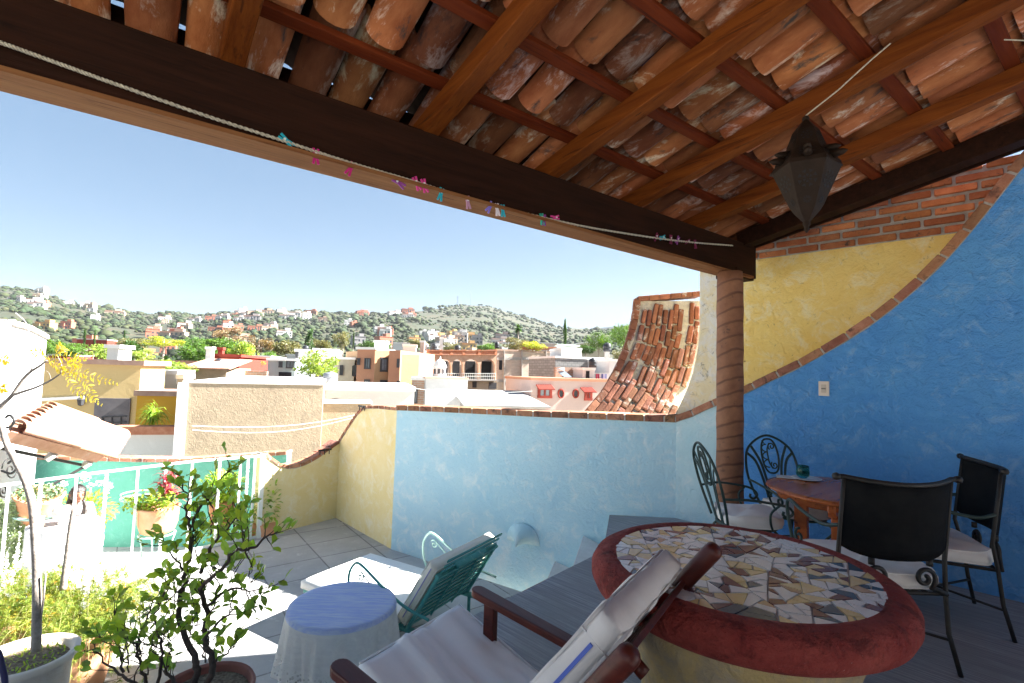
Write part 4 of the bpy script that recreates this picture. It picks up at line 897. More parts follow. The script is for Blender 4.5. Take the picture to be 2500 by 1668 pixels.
# tiled canopy on its iron bracket
cy = thing('tile_canopy', 'small sloping canopy of pale pink clay tiles on the white side wall', 'canopy', W(150, 1060, 7.6))
ca, cb_, cd_, ce = W(28, 1052, 6.2), W(120, 998, 7.7), W(300, 1062, 9.9), W(275, 1106, 8.4)     # near-high, far-high, far-low, near-low
ce = ca + (cd_-cb_)*1.02 + V3(0, 0, -.02)
ddn = (cd_-cb_).normalized(); acr = (cb_-ca); nC_ = acr.cross(ddn).normalized(); nC_ = nC_ if nC_.z > 0 else -nC_
mb = MB(); NR = 8; LT = (cd_-cb_).length
for i in range(NR):
    p = ca.lerp(cb_, (i+.5)/NR)
    for j in range(2):
        c = p + ddn*(LT*(.0 if j == 0 else .47)) + nC_*(.05-.02*j+rnd.uniform(-.01, .01)); barrel(mb, c, LT*.53, .085*acr.length/1.6, .10*acr.length/1.6, nC_, ddn, 1, tones(.85, 1.2), th=.018)
    if i < NR-1:
        barrel(mb, ca.lerp(cb_, (i+1)/NR), LT*.98, .09, .08, nC_, ddn, -1, tones(.7, 1.0), th=.018)
mb.build('tiles', m_tiles, cy, smooth=True)
mb = MB(); q = ca-acr.normalized()*.03; mb.prism([q, q+ddn*LT*.97, q+ddn*LT*.97-nC_*.16, q-nC_*.16], acr.normalized()*.03); mb.build('edge_tile', m_tiles, cy)
for k in (.06, .50, .90):
    mb = MB(); a = ca-acr.normalized()*.12+ddn*(LT*k)-nC_*.22; mb.bar(a, a+acr*1.04, .10, .10, nC_); mb.build('purlin', M('weathered_timber', (.42, .40, .36), (.55, .52, .48), 8, sc=(1, 1, 1)) if k == .06 else bpy.data.materials['weathered_timber'], cy, bevel=.008)
mb = MB(); a = ca-acr.normalized()*.02-nC_*.26; b = a+ddn*LT*.92; wl_ = V3(a.x, a.y, b.z-.22); mb.bar(a, b, .03, .04); mb.bar(wl_-Z*.1, b, .03, .03); mb.bar(a+Z*.05, wl_-Z*.2, .03, .03)
mb.build('bracket', m_black, cy)
mb = MB(); mb.tube(spiral(a+ddn*.45-Z*.25, ddn, Z, .02, .17, 0, 1.5), .009, 6); mb.tube(spiral(a+ddn*.35-Z*.52, ddn, Z, .01, .09, 2, 1.6), .011, 6); mb.tube(smoothpts([wl_, wl_+ddn*.5+Z*.06, wl_+ddn*.9+Z*.2]), .007, 5); mb.build('bracket_scroll', m_black, cy, smooth=True)
for (x, y, r, lb) in ((22, 1038, .09, 'curled iron hook high on the white side wall'), (28, 1150, .08, 'iron hook low on the white wall under the canopy')):
    q = W(x, y, 6.1); mb = MB(); mb.tube(smoothpts([q-V3(.12, 0, 0), q-V3(0, 0, .03), q+V3(.06, 0, .05), q+V3(.0, 0, .12), q+V3(-.05, 0, .09)]), .014, 6); tag(mb.build('wall_hook', m_black, smooth=True), lb, 'hook')
# white round pillar behind the railing with a stone urn and a jar
pc_ = W(158, 1275, 6.35)
pl = MB(); R1 = .36; zt2 = pc_.z; pl.lathe((pc_.x, pc_.y, 0), [(R1, GRD), (R1, zt2-.02), (R1-.02, zt2), (0, zt2)], 40, cap=False); tag(pl.build('white_pillar', m_white, smooth=False), 'round white plastered pillar behind the railing', 'pillar')
uq = V3(pc_.x+.05, pc_.y-.08, zt2); ub = MB(); ub.lathe(uq, [(0, 0), (.055, 0), (.05, .06), (.06, .09), (.11, .11), (.125, .14), (.11, .19), (.06, .225), (0, .23)], 28, cap=False); tag(ub.build('stone_urn', M('pale_stone', (.50, .46, .42), (.62, .58, .54), 9, bmp=.4), smooth=True), 'rounded mushroom-shaped stone finial on the white pillar, in front of the person', 'finial')
jq = V3(pc_.x-.10, pc_.y-.22, zt2); jt = thing('small_jar', 'little pale jar on the front edge of the white pillar', 'jar', jq); mb = MB(); mb.lathe(jq, [(0, 0), (.04, 0), (.042, .09), (.03, .11), (0, .11)], 16, cap=False); mb.build('body', m_terw, jt, smooth=True); mb = MB(); mb.lathe(jq, [(.03, .11), (.034, .112), (.034, .135), (0, .135)], 16, cap=False); mb.build('lid', m_fab, jt)
# ---------------------------------------------------------------- foliage helpers
def leaf(mb, p, d, up, L, w, tone, fold=.25, curl=.15):
    d = d.normalized(); s = d.cross(up); s = s.normalized() if s.length > .01 else d.orthogonal().normalized(); n = s.cross(d).normalized(); mb.tone = tone
    a = p; m1 = p+d*(L*.35)+n*(curl*L*.15); m2 = p+d*(L*.7)+n*(curl*L*.1); t = p+d*L-n*(curl*L*.35)
    l1, r1, l2, r2 = m1-s*(w*.48)+n*(fold*w*.4), m1+s*(w*.48)+n*(fold*w*.4), m2-s*(w*.42)+n*(fold*w*.35), m2+s*(w*.42)+n*(fold*w*.35)
    mb.add([a, l1, m1, r1, l2, m2, r2, t], [(0, 2, 1), (0, 3, 2), (1, 2, 5, 4), (2, 3, 6, 5), (4, 5, 7), (5, 6, 7)], 0)
def rv(r=rnd): 
    while True:
        v = V3(r.uniform(-1, 1), r.uniform(-1, 1), r.uniform(-1, 1))
        if .05 < v.length < 1: return v.normalized()
def gt(lo=.7, hi=1.25, y=.12): t = rnd.uniform(lo, hi); return (t*rnd.uniform(1-y, 1+y*1.6), t, t*rnd.uniform(.7, 1.1))
m_shrub = leafmat('glossy_leaf', (.16, .30, .05), (.30, .44, .08), .45, 7, (1.5, 1.4, .5), .35)
m_fern = leafmat('fern_needles', (.11, .20, .035), (.26, .30, .05), .4, 3, (1.5, 1.5, .5), .6)
m_succ = leafmat('succulent', (.36, .46, .26), (.50, .58, .38), .15, 8, (1.2, 1.2, .7), .6)
m_red = leafmat('red_bromeliad', (.30, .02, .06), (.42, .10, .08), .3, 14, (1.5, .8, .8), .4)
m_ylf = leafmat('yellow_leaflet', (.66, .52, .05), (.76, .64, .12), .4, 6, (1.2, 1.1, .5), .6)
m_lime = leafmat('lime_leaf', (.20, .36, .05), (.38, .48, .10), .4, 7, (1.4, 1.4, .5), .5)
# ---------------------------------------------------------------- foreground shrub (photo-measured limbs, 3.2 m away)
SY = 3.15
sh = thing('potted_shrub', 'tall leafy shrub with dark branching stems and round green leaves in the foreground pot', 'shrub', W(470, 1800, SY))
spb = W(500, 1685, SY); mb = MB(); sb = V3(spb.x, spb.y, LOW)
ht = spb.z-LOW
mb.lathe(sb, [(0, .0), (.17, 0), (.23, ht*.6), (.26, ht-.02), (.28, ht), (.27, ht+.02), (.25, ht), (.24, ht-.04), (0, ht-.04)], 40, cap=False); mb.build('dark_pot', M('dark_red_pot', (.22, .07, .05), (.3, .1, .07), 6, .5), sh, smooth=True)
mb = MB(); mb.lathe(sb, [(.24, ht-.03), (0, ht-.02)], 30, cap=False); mb.build('soil', m_soil, sh)
limbs = [
 ([(470, 1690, 0), (478, 1640, 0), (470, 1590, .05), (440, 1530, .05), (437, 1480, 0), (448, 1420, 0), (462, 1360, 0), (470, 1300, .05), (480, 1250, .05), (510, 1215, .1), (540, 1170, .1), (558, 1152, .1)], .022),
 ([(500, 1690, 0), (520, 1620, -.1), (500, 1560, -.1), (505, 1500, -.05), (490, 1440, -.1), (530, 1400, -.15), (575, 1350, -.2), (620, 1335, -.2), (650, 1310, -.2), (672, 1305, -.2)], .020),
 ([(470, 1320, 0), (462, 1280, 0), (455, 1250, -.05), (458, 1215, -.05), (445, 1180, -.1), (437, 1160, -.1)], .010),
 ([(490, 1400, -.05), (520, 1330, -.1), (560, 1290, -.1), (590, 1245, -.15)], .012),
 ([(510, 1480, -.05), (560, 1440, -.1), (600, 1440, -.2), (640, 1455, -.2)], .010),
 ([(500, 1560, -.1), (545, 1510, -.15), (570, 1490, -.15), (600, 1490, -.2)], .009),
 ([(440, 1690, 0), (420, 1660, .05), (405, 1630, .1), (420, 1600, .1)], .015),
 ([(360, 1700, .1), (350, 1640, .1), (335, 1590, .1), (345, 1540, .1), (370, 1480, .1), (400, 1440, .1)], .012),
 ([(350, 1690, .1), (320, 1665, .1), (285, 1640, .15), (240, 1600, .15), (225, 1560, .15)], .012),
 ([(345, 1600, .1), (320, 1560, .1), (290, 1530, .15), (280, 1500, .15)], .010),
 ([(380, 1700, .05), (395, 1620, .0), (390, 1560, .0), (380, 1500, .0), (410, 1430, 0), (405, 1400, 0)], .011),
 ([(452, 1400, 0), (430, 1370, -.05), (410, 1340, -.05), (402, 1330, -.05)], .008),
 ([(300, 1640, .15), (290, 1590, .15), (250, 1570, .15)], .009),
 ([(448, 1440, 0), (425, 1440, 0), (440, 1400, -.0)], .008),
 ([(520, 1620, -.1), (560, 1590, -.1), (575, 1560, -.15)], .008),
]
mb = MB(); lv = MB()
def limb(mb, lv, pts, r, leaves=True, dens=1.0, LS_=(.052, .082)):
    P = smoothpts(pts, 5); n = len(P)
    P = [p+V3(rnd.gauss(0, .006), rnd.gauss(0, .006), rnd.gauss(0, .005)) for p in P]
    mb.tube(P, [max(.0022, r*(1-.82*i/(n-1))) for i in range(n)], 7)
    tw = []
    for i in range(2, n):
        f = i/(n-1)
        if f > .28 and rnd.random() < .62*dens:
            t = (P[i]-P[i-1]).normalized(); d = (t*.7+rv()*.9+Z*.35).normalized(); L = rnd.uniform(.07, .22)*(1.15-.4*f); a = P[i]; tp = [a]
            for k in range(3): d = (d+rv()*.25+Z*.12).normalized(); a = a+d*(L/3); tp.append(a)
            mb.tube(tp, [.0036, .003, .0022, .0016], 5); tw.append(tp)
    tw.append([P[-3], P[-2], P[-1]])
    if leaves:
        for tp in tw:
            a, b = tp[-2], tp[-1]
            m_ = rnd.randint(2, 4)
            for k in range(m_):
                t = 1-k*.22 if len(tp) > 3 else 1; base_ = tp[0].lerp(b, max(.35, t)); d = ((b-a).normalized()*.6+rv()+Z*.2).normalized(); up = (Z+rv()*.7).normalized(); L = rnd.uniform(*LS_)
                leaf(lv, base_, d, up, L, L*rnd.uniform(.52, .68), gt(.65, 1.35))
for pts, r in limbs: limb(mb, lv, [W(x, y, SY+dy) for x, y, dy in pts], r, dens=.85)
# dense twiggy fill in the middle of the bush
for k in range(24):
    px, py = rnd.choice([(510, 1260), (560, 1250), (590, 1300), (480, 1330), (560, 1380), (600, 1400), (520, 1450), (560, 1500), (480, 1540), (380, 1560), (330, 1590), (290, 1560), (400, 1480), (560, 1330), (505, 1200)])
    px += rnd.gauss(0, 22); py += rnd.gauss(0, 28); dy = rnd.uniform(-.25, .25)
    limb(mb, lv, [W(px-rnd.uniform(-12, 22), py+rnd.uniform(40, 80), SY+dy*.5), W(px, py+20, SY+dy), W(px+rnd.uniform(-10, 25), py-rnd.uniform(5, 35), SY+dy)], .0045, dens=.6)
mb.build('branches', m_dbark, sh, smooth=True); lv.build('foliage', m_shrub, sh)
# ---------------------------------------------------------------- sapling pot at bottom left
SP = 3.3; pr0 = W(62, 1600, SP); t = thing('potted_sapling', 'slender grey-barked sapling with a few yellow feathery leaves in a wide pale pot', 'sapling', V3(pr0.x, pr0.y, LOW))
mb = MB(); q = V3(pr0.x, pr0.y, LOW); hz_ = pr0.z-LOW; mb.lathe(q, [(0, 0), (.19, 0), (.22, hz_*.5), (.235, hz_-.05), (.27, hz_-.04), (.275, hz_), (.25, hz_+.01), (.225, hz_-.01), (.22, hz_-.06), (0, hz_-.06)], 44, cap=False); mb.build('pot', m_terw, t, smooth=True)
mb = MB(); mb.lathe(q, [(.222, hz_-.05), (.15, hz_-.035), (0, hz_-.03)], 30, cap=False); mb.build('soil', m_soil, t)
lv = MB()
for k in range(160): a = rnd.uniform(0, 6.28); r = .2*math.sqrt(rnd.random()); leaf(lv, q+V3(r*math.cos(a), r*math.sin(a), hz_-.035), (rv()+Z).normalized(), Z, rnd.uniform(.015, .04), .012, gt(.9, 1.4))
tag(lv.build('groundcover', m_lime, t), kind='stuff')
mb = MB(); tr = smoothpts([W(x, y, Y) for x, y, Y in ((88, 1590, SP), (90, 1500, SP), (90, 1400, SP), (86, 1320, SP), (78, 1230, SP), (60, 1170, SP), (35, 1120, SP), (15, 1080, SP), (2, 1030, SP), (-4, 1000, SP), (2, 985, SP))], 6); n = len(tr); mb.tube(tr, [.027-.013*i/n for i in range(n)], 10)
def LW(l, Y=SP): return [W(x, y, Y) for x, y in l]
brs = [([(-4, 1000), (10, 985), (30, 965), (50, 935), (72, 910), (95, 895), (115, 880)], .014), ([(30, 965), (60, 955), (90, 945), (125, 928), (148, 912)], .010), ([(72, 910), (82, 893), (100, 882)], .004), ([(82, 893), (70, 875), (58, 852)], .002), ([(10, 940), (30, 938), (52, 932)], .003), ([(148, 912), (150, 890), (140, 865), (148, 845)], .003), ([(125, 928), (120, 912), (112, 905)], .002), ([(148, 912), (165, 905)], .003), ([(60, 900), (90, 895), (110, 893)], .002)]
for l, r in brs: P = smoothpts(LW(l), 5); mb.tube(P, [max(.0015, r*(1-.6*i/len(P))) for i in range(len(P))], 7)
mb.tube(smoothpts(LW([(92, 1560), (104, 1480), (108, 1440), (112, 1400)])), .006, 5); mb.build('trunk', m_bark, t, smooth=True)
lv = MB()
def frond(lv, l, w=.05, Y=SP, n=15):
    P = smoothpts(LW(l, Y), 7); m_ = len(P)
    for i in range(n):
        f = i/(n-1)*(m_-1.01); a = P[int(f)].lerp(P[int(f)+1], f-int(f)); d = (P[min(int(f)+1, m_-1)]-P[int(f)]).normalized(); ww = w*math.sin(math.pi*(.12+.85*i/n))
        for s in (-1, 1):
            dr = (d*.45+s*d.cross(V3(0, 1, .15)).normalized()+V3(rnd.gauss(0, .12), rnd.gauss(0, .3), rnd.gauss(0, .12)-.1)).normalized(); leaf(lv, a, dr, V3(0, -1, .5), ww*rnd.uniform(.7, 1.1), .010, gt(.8, 1.3, .05))
for l in ([(120, 880), (105, 872), (90, 862), (75, 858)], [(120, 882), (145, 872), (180, 872), (208, 878)], [(122, 885), (140, 895), (150, 905), (158, 900)], [(165, 905), (190, 918), (210, 935), (222, 955), (240, 985)], [(165, 908), (170, 930), (190, 955), (215, 970), (248, 988)], [(165, 905), (200, 910), (240, 925), (285, 938)], [(165, 890), (180, 885), (198, 896)], [(0, 875), (12, 878), (22, 882)], [(0, 945), (6, 948), (12, 948)], [(140, 862), (148, 850), (152, 845)]): frond(lv, l)
lv.build('yellow_leaves', m_ylf, t)
# ---------------------------------------------------------------- asparagus fern in terracotta pots
def fernpot(px, py, Y, r, label, spread, n, pots=m_terr, h=None, fat=1.0):
    top = W(px, py, Y); t = thing('asparagus_fern', label, 'fern', V3(top.x, top.y, LOW)); q = V3(top.x, top.y, LOW); h = top.z-LOW if h is None else h; q.z = top.z-h
    mb = MB(); mb.lathe(q, [(0, 0), (r*.72, 0), (r*.9, h*.5), (r*.98, h*.86), (r*1.12, h*.88), (r*1.14, h), (r*1.0, h), (r*.95, h-.05), (0, h-.05)], 40, cap=False); mb.build('pot', pots, t, smooth=True)
    mb = MB(); lv = MB(); c = q+Z*(h-.03)
    for k in range(n):
        a = rnd.uniform(0, 6.283); rr = spread*rnd.uniform(.35, 1.05); hh = rnd.uniform(.10, .42)*fat; b = c+V3(math.cos(a), math.sin(a), 0)*rnd.uniform(0, r*.8)
        e = b+V3(math.cos(a), math.sin(a), 0)*rr; P = [b.lerp(e, f)+Z*(hh*math.sin(math.pi*min(1, f*.8))*1.0-.18*fat*f*f*rnd.uniform(.3, 1.6)) for f in [i/9 for i in range(10)]]
        mb.tube(P, .0016, 4)
        for i in range(1, 10):
            for j in range(rnd.randint(6, 9)):
                p = P[i]+rv()*.008; d = (rv()+(P[i]-P[i-1]).normalized()*.6).normalized(); L = rnd.uniform(.03, .075)*(1.15-.06*i); tn = gt(.6, 1.35, .16)
                if rnd.random() < .05: tn = (2.2, .9, .5)
                s = d.orthogonal().normalized()
                for m_ in range(4):
                    f = (m_+1)/4; pp = p+d*L*f; ang = rnd.uniform(0, 6.28); sd = (s*math.cos(ang)+d.cross(s)*math.sin(ang)); lv.tone = tn
                    o_ = d*.010+sd*.016; w_ = d.cross(sd)*.0022; lv.add([pp-w_, pp+w_, pp+o_*1.1], [(0, 1, 2)]); lv.add([pp-w_, pp+w_, pp-o_*1.1+d*.02], [(0, 1, 2)])
    mb.build('stems', M('fern_stem', (.28, .26, .1)) if not bpy.data.materials.get('fern_stem') else bpy.data.materials['fern_stem'], t); lv.build('foliage', m_fern, t); return t
fernpot(200, 1530, 4.25, .25, 'asparagus fern spilling over a large terracotta pot, right of the sapling trunk', .62, 120)
fernpot(55, 1500, 4.35, .22, 'feathery light green asparagus fern behind the wide pale pot at the left edge', .62, 95, h=.4)
mb = MB(); P = smoothpts([W(x, y, 4.3) for x, y in ((154, 1440), (160, 1390), (166, 1340), (172, 1290), (180, 1240))], 6); mb.tube(P, [.026-.010*i/len(P)+.002*math.sin(i*2.1) for i in range(len(P))], 9); tag(mb.build('bare_trunk', m_bark, smooth=True), 'short bare grey trunk standing up out of the fern', 'trunk')
# ---------------------------------------------------------------- plants behind the railing
# hanging planter
hp_ = W(92, 1228, 6.5); t = thing('trailing_succulent', 'tilted terracotta bowl of trailing succulents held in a ring behind the railing', 'planter', hp_)
tilt = (V3(.25, -.15, 1)).normalized(); tx = V3(1, 0, -.25).normalized(); ty = tilt.cross(tx); mb = MB(); mb.lathe(hp_-tilt*.22, [(0, 0), (.20, 0), (.23, .1), (.24, .30), (.26, .34), (.24, .36), (.22, .32), (0, .30)], 36, ax=(tx, ty, tilt), cap=False); mb.build('bowl', m_terr, t, smooth=True)
mb = MB(); mb.tube([hp_-tilt*.10+tx*(.25*math.cos(a))+ty*(.25*math.sin(a)) for a in [2*math.pi*k/32 for k in range(32)]], .018, 6, close=True); mb.build('holder_ring', m_mint, t, smooth=True)
lv = MB()
for k in range(420): a = rnd.uniform(0, 6.28); r = .24*math.sqrt(rnd.random()); p = hp_+tilt*.13+tx*(r*math.cos(a))+ty*(r*math.sin(a)); leaf(lv, p, (rv()+tilt).normalized(), Z, rnd.uniform(.03, .07), .03, (lambda z: (z*.6, z*.75, z*.7))(rnd.uniform(.5, 1)))
for k in range(26):
    f = k/25; a = hp_+V3(-.38+.42*f, -.15-.12*math.sin(3*f), .06+.06*rnd.random()); L = rnd.uniform(.45, .95)*(1.0-.25*abs(f-.45)); px = a
    for j in range(int(L/.014)):
        px = px+V3(rnd.gauss(-.001, .002), rnd.gauss(0, .002), -.014)
        for m_ in range(5): leaf(lv, px, (rv()+V3(0, 0, -.6)).normalized(), V3(0, -1, 0), .034, .016, gt(.8, 1.25, .05))
lv.build('trailing_stems', m_succ, t)
# flowering plant behind the person
fp = W(205, 1250, 7.4); t = thing('flowering_plant', 'yellow green potted plant with white flowers behind the person', 'plant', V3(fp.x, fp.y, fp.z-.9)); mb = MB(); mb.lathe(V3(fp.x, fp.y, fp.z-.9), [(0, 0), (.2, 0), (.26, .5), (0, .5)], 24, cap=False); mb.build('pot', m_terr, t, smooth=True)
lv = MB()
for k in range(520): d = rv(); p = fp+V3(d.x*.42, d.y*.3, d.z*.26+.02)*rnd.uniform(.5, 1); leaf(lv, p, (d+rv()*.6), Z, rnd.uniform(.05, .09), .035, gt(.8, 1.4, .08))
lv.build('foliage', m_lime, t)
fl_ = MB()
for px, py in ((200, 1172), (212, 1168), (156, 1182), (240, 1182), (222, 1187), (252, 1180), (258, 1200), (262, 1184), (205, 1160), (268, 1186)):
    c = W(px, py, 7.2)
    for k in range(26): d = rv(); leaf(fl_, c+d*.02, d, Z, .035, .025, (1, 1, 1))
fl_.build('flowers', M('white_petal', (.85, .83, .78)), t)
# red bromeliad pot on a wire stand
bp_ = W(388, 1240, 7.0); t = thing('bromeliad_pot', 'terracotta pot with spiky dark red plant and green trailing leaves behind the railing', 'potted plant', V3(bp_.x, bp_.y, bp_.z-.35))
mb = MB(); q = V3(bp_.x, bp_.y, bp_.z-.34); mb.lathe(q, [(0, 0), (.15, 0), (.20, .03), (.235, .14), (.245, .33), (.26, .36), (.235, .37), (.22, .33), (0, .31)], 40, cap=False); mb.build('pot', m_terr, t, smooth=True)
lv = MB(); c = W(405, 1228, 7.0)
for k in range(150):
    f = rnd.random(); a = rnd.uniform(0, 6.28); b = c+Z*(f*.42)+V3(rnd.gauss(0, .02), rnd.gauss(0, .02), 0); d = V3(math.cos(a), math.sin(a), rnd.uniform(-.1, .9)).normalized(); leaf(lv, b, d, Z, rnd.uniform(.13, .24)*(1.1-.3*f), .028, (lambda z: (z, z*rnd.choice([.6, 1, 1, 1.8]), z))(rnd.uniform(.6, 1.5)), curl=.8)
lv.build('red_leaves', m_red, t); lv = MB()
for k in range(700):
    f = rnd.random(); p = W(310+110*f+rnd.gauss(0, 7), 1232-8*f+rnd.gauss(0, 10), 7.0-.25*rnd.random()); leaf(lv, p, (rv()+V3(-.3, 0, .1)).normalized(), Z, rnd.uniform(.035, .07), .03, gt(.6, 1.35, .15))
lv.build('trailing_leaves', m_lime, t)
s2 = thing('pot_stand', 'white wire pot stand with curled feet under the spiky red plant', 'pot stand', V3(bp_.x, bp_.y, bp_.z-.8))
mb = MB(); q2 = W(335, 1216, 7.05); mb.tube([q2+V3(.19*math.cos(a), .19*math.sin(a), 0) for a in [2*math.pi*k/32 for k in range(32)]], .013, 6, close=True); mb.tube([q2+V3(.19*math.cos(a), .19*math.sin(a), .06) for a in [2*math.pi*k/32 for k in range(32)]], .010, 6, close=True); mb.build('upper_ring', m_mint, s2, smooth=True)
mb = MB(); mb.tube([q+V3(.21*math.cos(a), .21*math.sin(a), -.01) for a in [2*math.pi*k/32 for k in range(32)]], .012, 6, close=True); mb.build('pot_ring', m_mint, s2, smooth=True)
for a in (200, 290, 20, 110):
    d = V3(math.cos(R_(a)), math.sin(R_(a)), 0); mb = MB(); mb.tube(smoothpts([q+d*.20, q+d*.21-Z*.03, q+d*.17-Z*.2, q+d*.18-Z*.42, q+d*.27-Z*.5, q+d*.32-Z*.46, q+d*.30-Z*.42]), .010, 6); mb.build('leg', m_mint, s2, smooth=True)
# plants at the railing end
for px, py, Y, r, n_, mt_, lb, sy in ((545, 1190, 8.0, .34, 700, m_lime, 'bright yellow green potted plant glowing behind the shrub at the railing end', .8), (560, 1290, 7.9, .42, 800, m_lime, 'second low bright green plant beneath it by the terrace corner', .7), (648, 1225, 8.3, .22, 320, m_shrub, 'dark green leafy plant in the corner beside the yellow wall and end post', 1.7)):
    c = W(px, py, Y); c = c if px < 600 else PL(px, py, cA-V3(.35, .3, 0), dB); t = thing('corner_plant', lb, 'potted plant', V3(c.x, c.y, c.z-.6)); mb = MB(); mb.lathe(V3(c.x, c.y, c.z-r*sy-.35), [(0, 0), (.14, 0), (.19, .4), (0, .4)], 24, cap=False); mb.build('pot', m_terr, t, smooth=True); lv = MB()
    for k in range(n_): d = rv(); p = c+V3(d.x*r, d.y*r*.7, d.z*r*sy)*rnd.uniform(.35, 1); leaf(lv, p, (d+rv()*.7), Z, rnd.uniform(.05, .11), .04, gt(.7, 1.4, .1))
    lv.build('foliage', mt_, t)
# ---------------------------------------------------------------- person behind the pillar
def build_person(hc, face):
    """hc: head centre, face: unit vector the face points to; stands on the court stairs"""
    m_skin = M('skin', (.28, .13, .08), (.33, .16, .10), 6, .5, spec=.4); m_hair = M('dark_hair', (.012, .009, .008), (.03, .02, .015), 30, .35, .4, 120, spec=.6); m_shirt = M('white_blouse', (.40, .38, .37), (.46, .44, .43), 6, .85)
    f = face.normalized(); s = V3(-f.y, f.x, 0).normalized(); up = Z
    t = thing('person', 'dark-haired person in a pale top looking right, behind the white pillar', 'person', hc-Z*1.5)
    me = bpy.data.meshes.new('body'); fz = hc.z-1.50
    P = []; Rr = []; E = []
    def add(p, r, par=None): P.append(p-ORG[t.name]); Rr.append(r); (E.append((par, len(P)-1)) if par is not None else None); return len(P)-1
    B = lambda x, y, z: V3(hc.x, hc.y, fz)+s*x+f*y+Z*z
    pel = add(B(0, -.04, .92), .15); w_ = add(B(0, -.03, 1.08), .125, pel); chs = add(B(0, -.03, 1.25), .135, w_); nk = add(B(0, -.025, 1.365), .058, chs); hd0 = add(B(0, -.005, 1.42), .055, nk)
    for k in (-1, 1):
        sh_ = add(B(k*.15, -.03, 1.31), .062, chs); el = add(B(k*.20, -.02, 1.06), .043, sh_); wr = add(B(k*.17, .18, .94), .030, el); add(B(k*.15, .27, .92), .036, wr)
        hip = add(B(k*.09, -.03, .86), .10, pel); kn = add(B(k*.10, .0, .47), .062, hip); an = add(B(k*.10, -.02, .09), .042, kn); add(B(k*.11, .12, .04), .038, an)
    me.from_pydata(P, E, []); o = bpy.data.objects.new('body', me); SC.collection.objects.link(o); o.parent = t; ORG['body'] = ORG[t.name]
    sk = o.modifiers.new('skin', 'SKIN'); 
    for i, v in enumerate(me.skin_vertices[0].data): v.radius = (Rr[i], Rr[i]); v.use_root = (i == 0)
    o.modifiers.new('s', 'SUBSURF').levels = 2; o.modifiers['s'].render_levels = 2; me.materials.append(m_shirt); sk.use_smooth_shade = True
    # head: deformed sphere with brow, nose, lips and chin
    mb = MB(); nu_, nv_ = 32, 24; vs = []
    for j in range(nv_+1):
        ph = -math.pi/2+math.pi*j/nv_
        for i in range(nu_):
            th = 2*math.pi*i/nu_; x, y, z = math.cos(ph)*math.sin(th), math.cos(ph)*math.cos(th), math.sin(ph)   # y forward
            wx, wy = .076, .096; zz = z*.118
            if z < 0: wx *= 1-.30*abs(z)**1.2; wy *= 1-.10*abs(z)
            Y_ = y*wy; X_ = x*wx
            if y > .5:
                g = lambda zc, sz, xs=.018: math.exp(-((zz-zc)/sz)**2)*math.exp(-(X_/xs)**2)
                Y_ += .024*g(-.022, .014, .011)+.014*g(-.008, .02, .009)+.008*g(-.055, .006, .02)+.006*g(-.068, .006, .016)+.010*g(-.10, .016, .025)
                for ex in (-.032, .032): Y_ -= .010*math.exp(-((zz-.006)/.012)**2)*math.exp(-((X_-ex)/.016)**2)
            q = hc+s*X_+f*Y_+Z*zz; vs.append(q)
    mb.add(vs, [(j*nu_+i, j*nu_+(i+1) % nu_, (j+1)*nu_+(i+1) % nu_, (j+1)*nu_+i) for j in range(nv_) for i in range(nu_)]); hd = mb.build('head', m_skin, t, smooth=True)
    mb = MB()
    for ex in (-.031, .031): mb.lathe(hc+s*ex+f*.084+Z*.004, [(0, -.005), (.011, -.003), (.012, .002), (0, .005)], 10, cap=False)
    mb.build('eyes', m_hair, hd); mb = MB()
    for ex in (-.031, .031): mb.bar(hc+s*(ex-.015)+f*.0925+Z*.026, hc+s*(ex+.015)+f*.0925+Z*.028, .006, .005)
    mb.build('eyebrows', m_hair, hd); mb = MB(); mb.tube([hc+s*-.02+f*.088-Z*.061, hc+f*.097-Z*.060, hc+s*.02+f*.088-Z*.061], [.003, .006, .003], 8); mb.build('lips', M('lips', (.42, .14, .12)), hd)
    for k in (-1, 1): mb = MB(); mb.tube([hc+s*(k*.074)+Z*.02, hc+s*(k*.083)-f*.008+Z*.008, hc+s*(k*.082)-f*.004-Z*.016, hc+s*(k*.074)+f*.003-Z*.026], [.006, .010, .009, .005], 8); mb.build('ear', m_skin, hd, smooth=True)
    mb = MB(); vs = []
    for j in range(17):
        ph = -.55+ (math.pi/2+.55)*j/16
        for i in range(nu_+1):
            th = .62+(2*math.pi-1.24)*i/nu_; x, y, z = math.cos(ph)*math.sin(th), math.cos(ph)*math.cos(th), math.sin(ph)
            if j > 9: th2 = th; lim = (j-9)/7; y = y+(0 if abs(y) > 9 else 0)
            vs.append(hc+s*(x*.086)+f*(y*.106-.006)+Z*(z*.128+.006+.002*math.sin(11*th)))
    mb.add(vs, [(j*(nu_+1)+i, j*(nu_+1)+i+1, (j+1)*(nu_+1)+i+1, (j+1)*(nu_+1)+i) for j in range(16) for i in range(nu_)])
    mb.lathe(hc-Z*.0, [(.085, .055), (.078, .085), (.052, .113), (0, .130)], 24, sx=1, sy=1.1, ax=(s, f, Z), cap=False)
    for k in (-1, 0, 1): mb.tube(smoothpts([hc-f*.08+s*(k*.04)+Z*.02, hc-f*.10+s*(k*.05)-Z*.08, hc-f*.085+s*(k*.075)-Z*.2, hc+s*(k*.10)-f*.03-Z*.34]), [.04]*6+[.036]*6+[.03]*6+[.012], 10)
    mb.tube(smoothpts([hc+s*.06-f*.02-Z*.08, hc+s*.08+f*.05-Z*.17, hc+s*.06+f*.10-Z*.28]), .020, 8)
    mb.build('hair', m_hair, t, smooth=True)
build_person(W(191, 1207, 6.9), V3(.80, -.55, -.10))
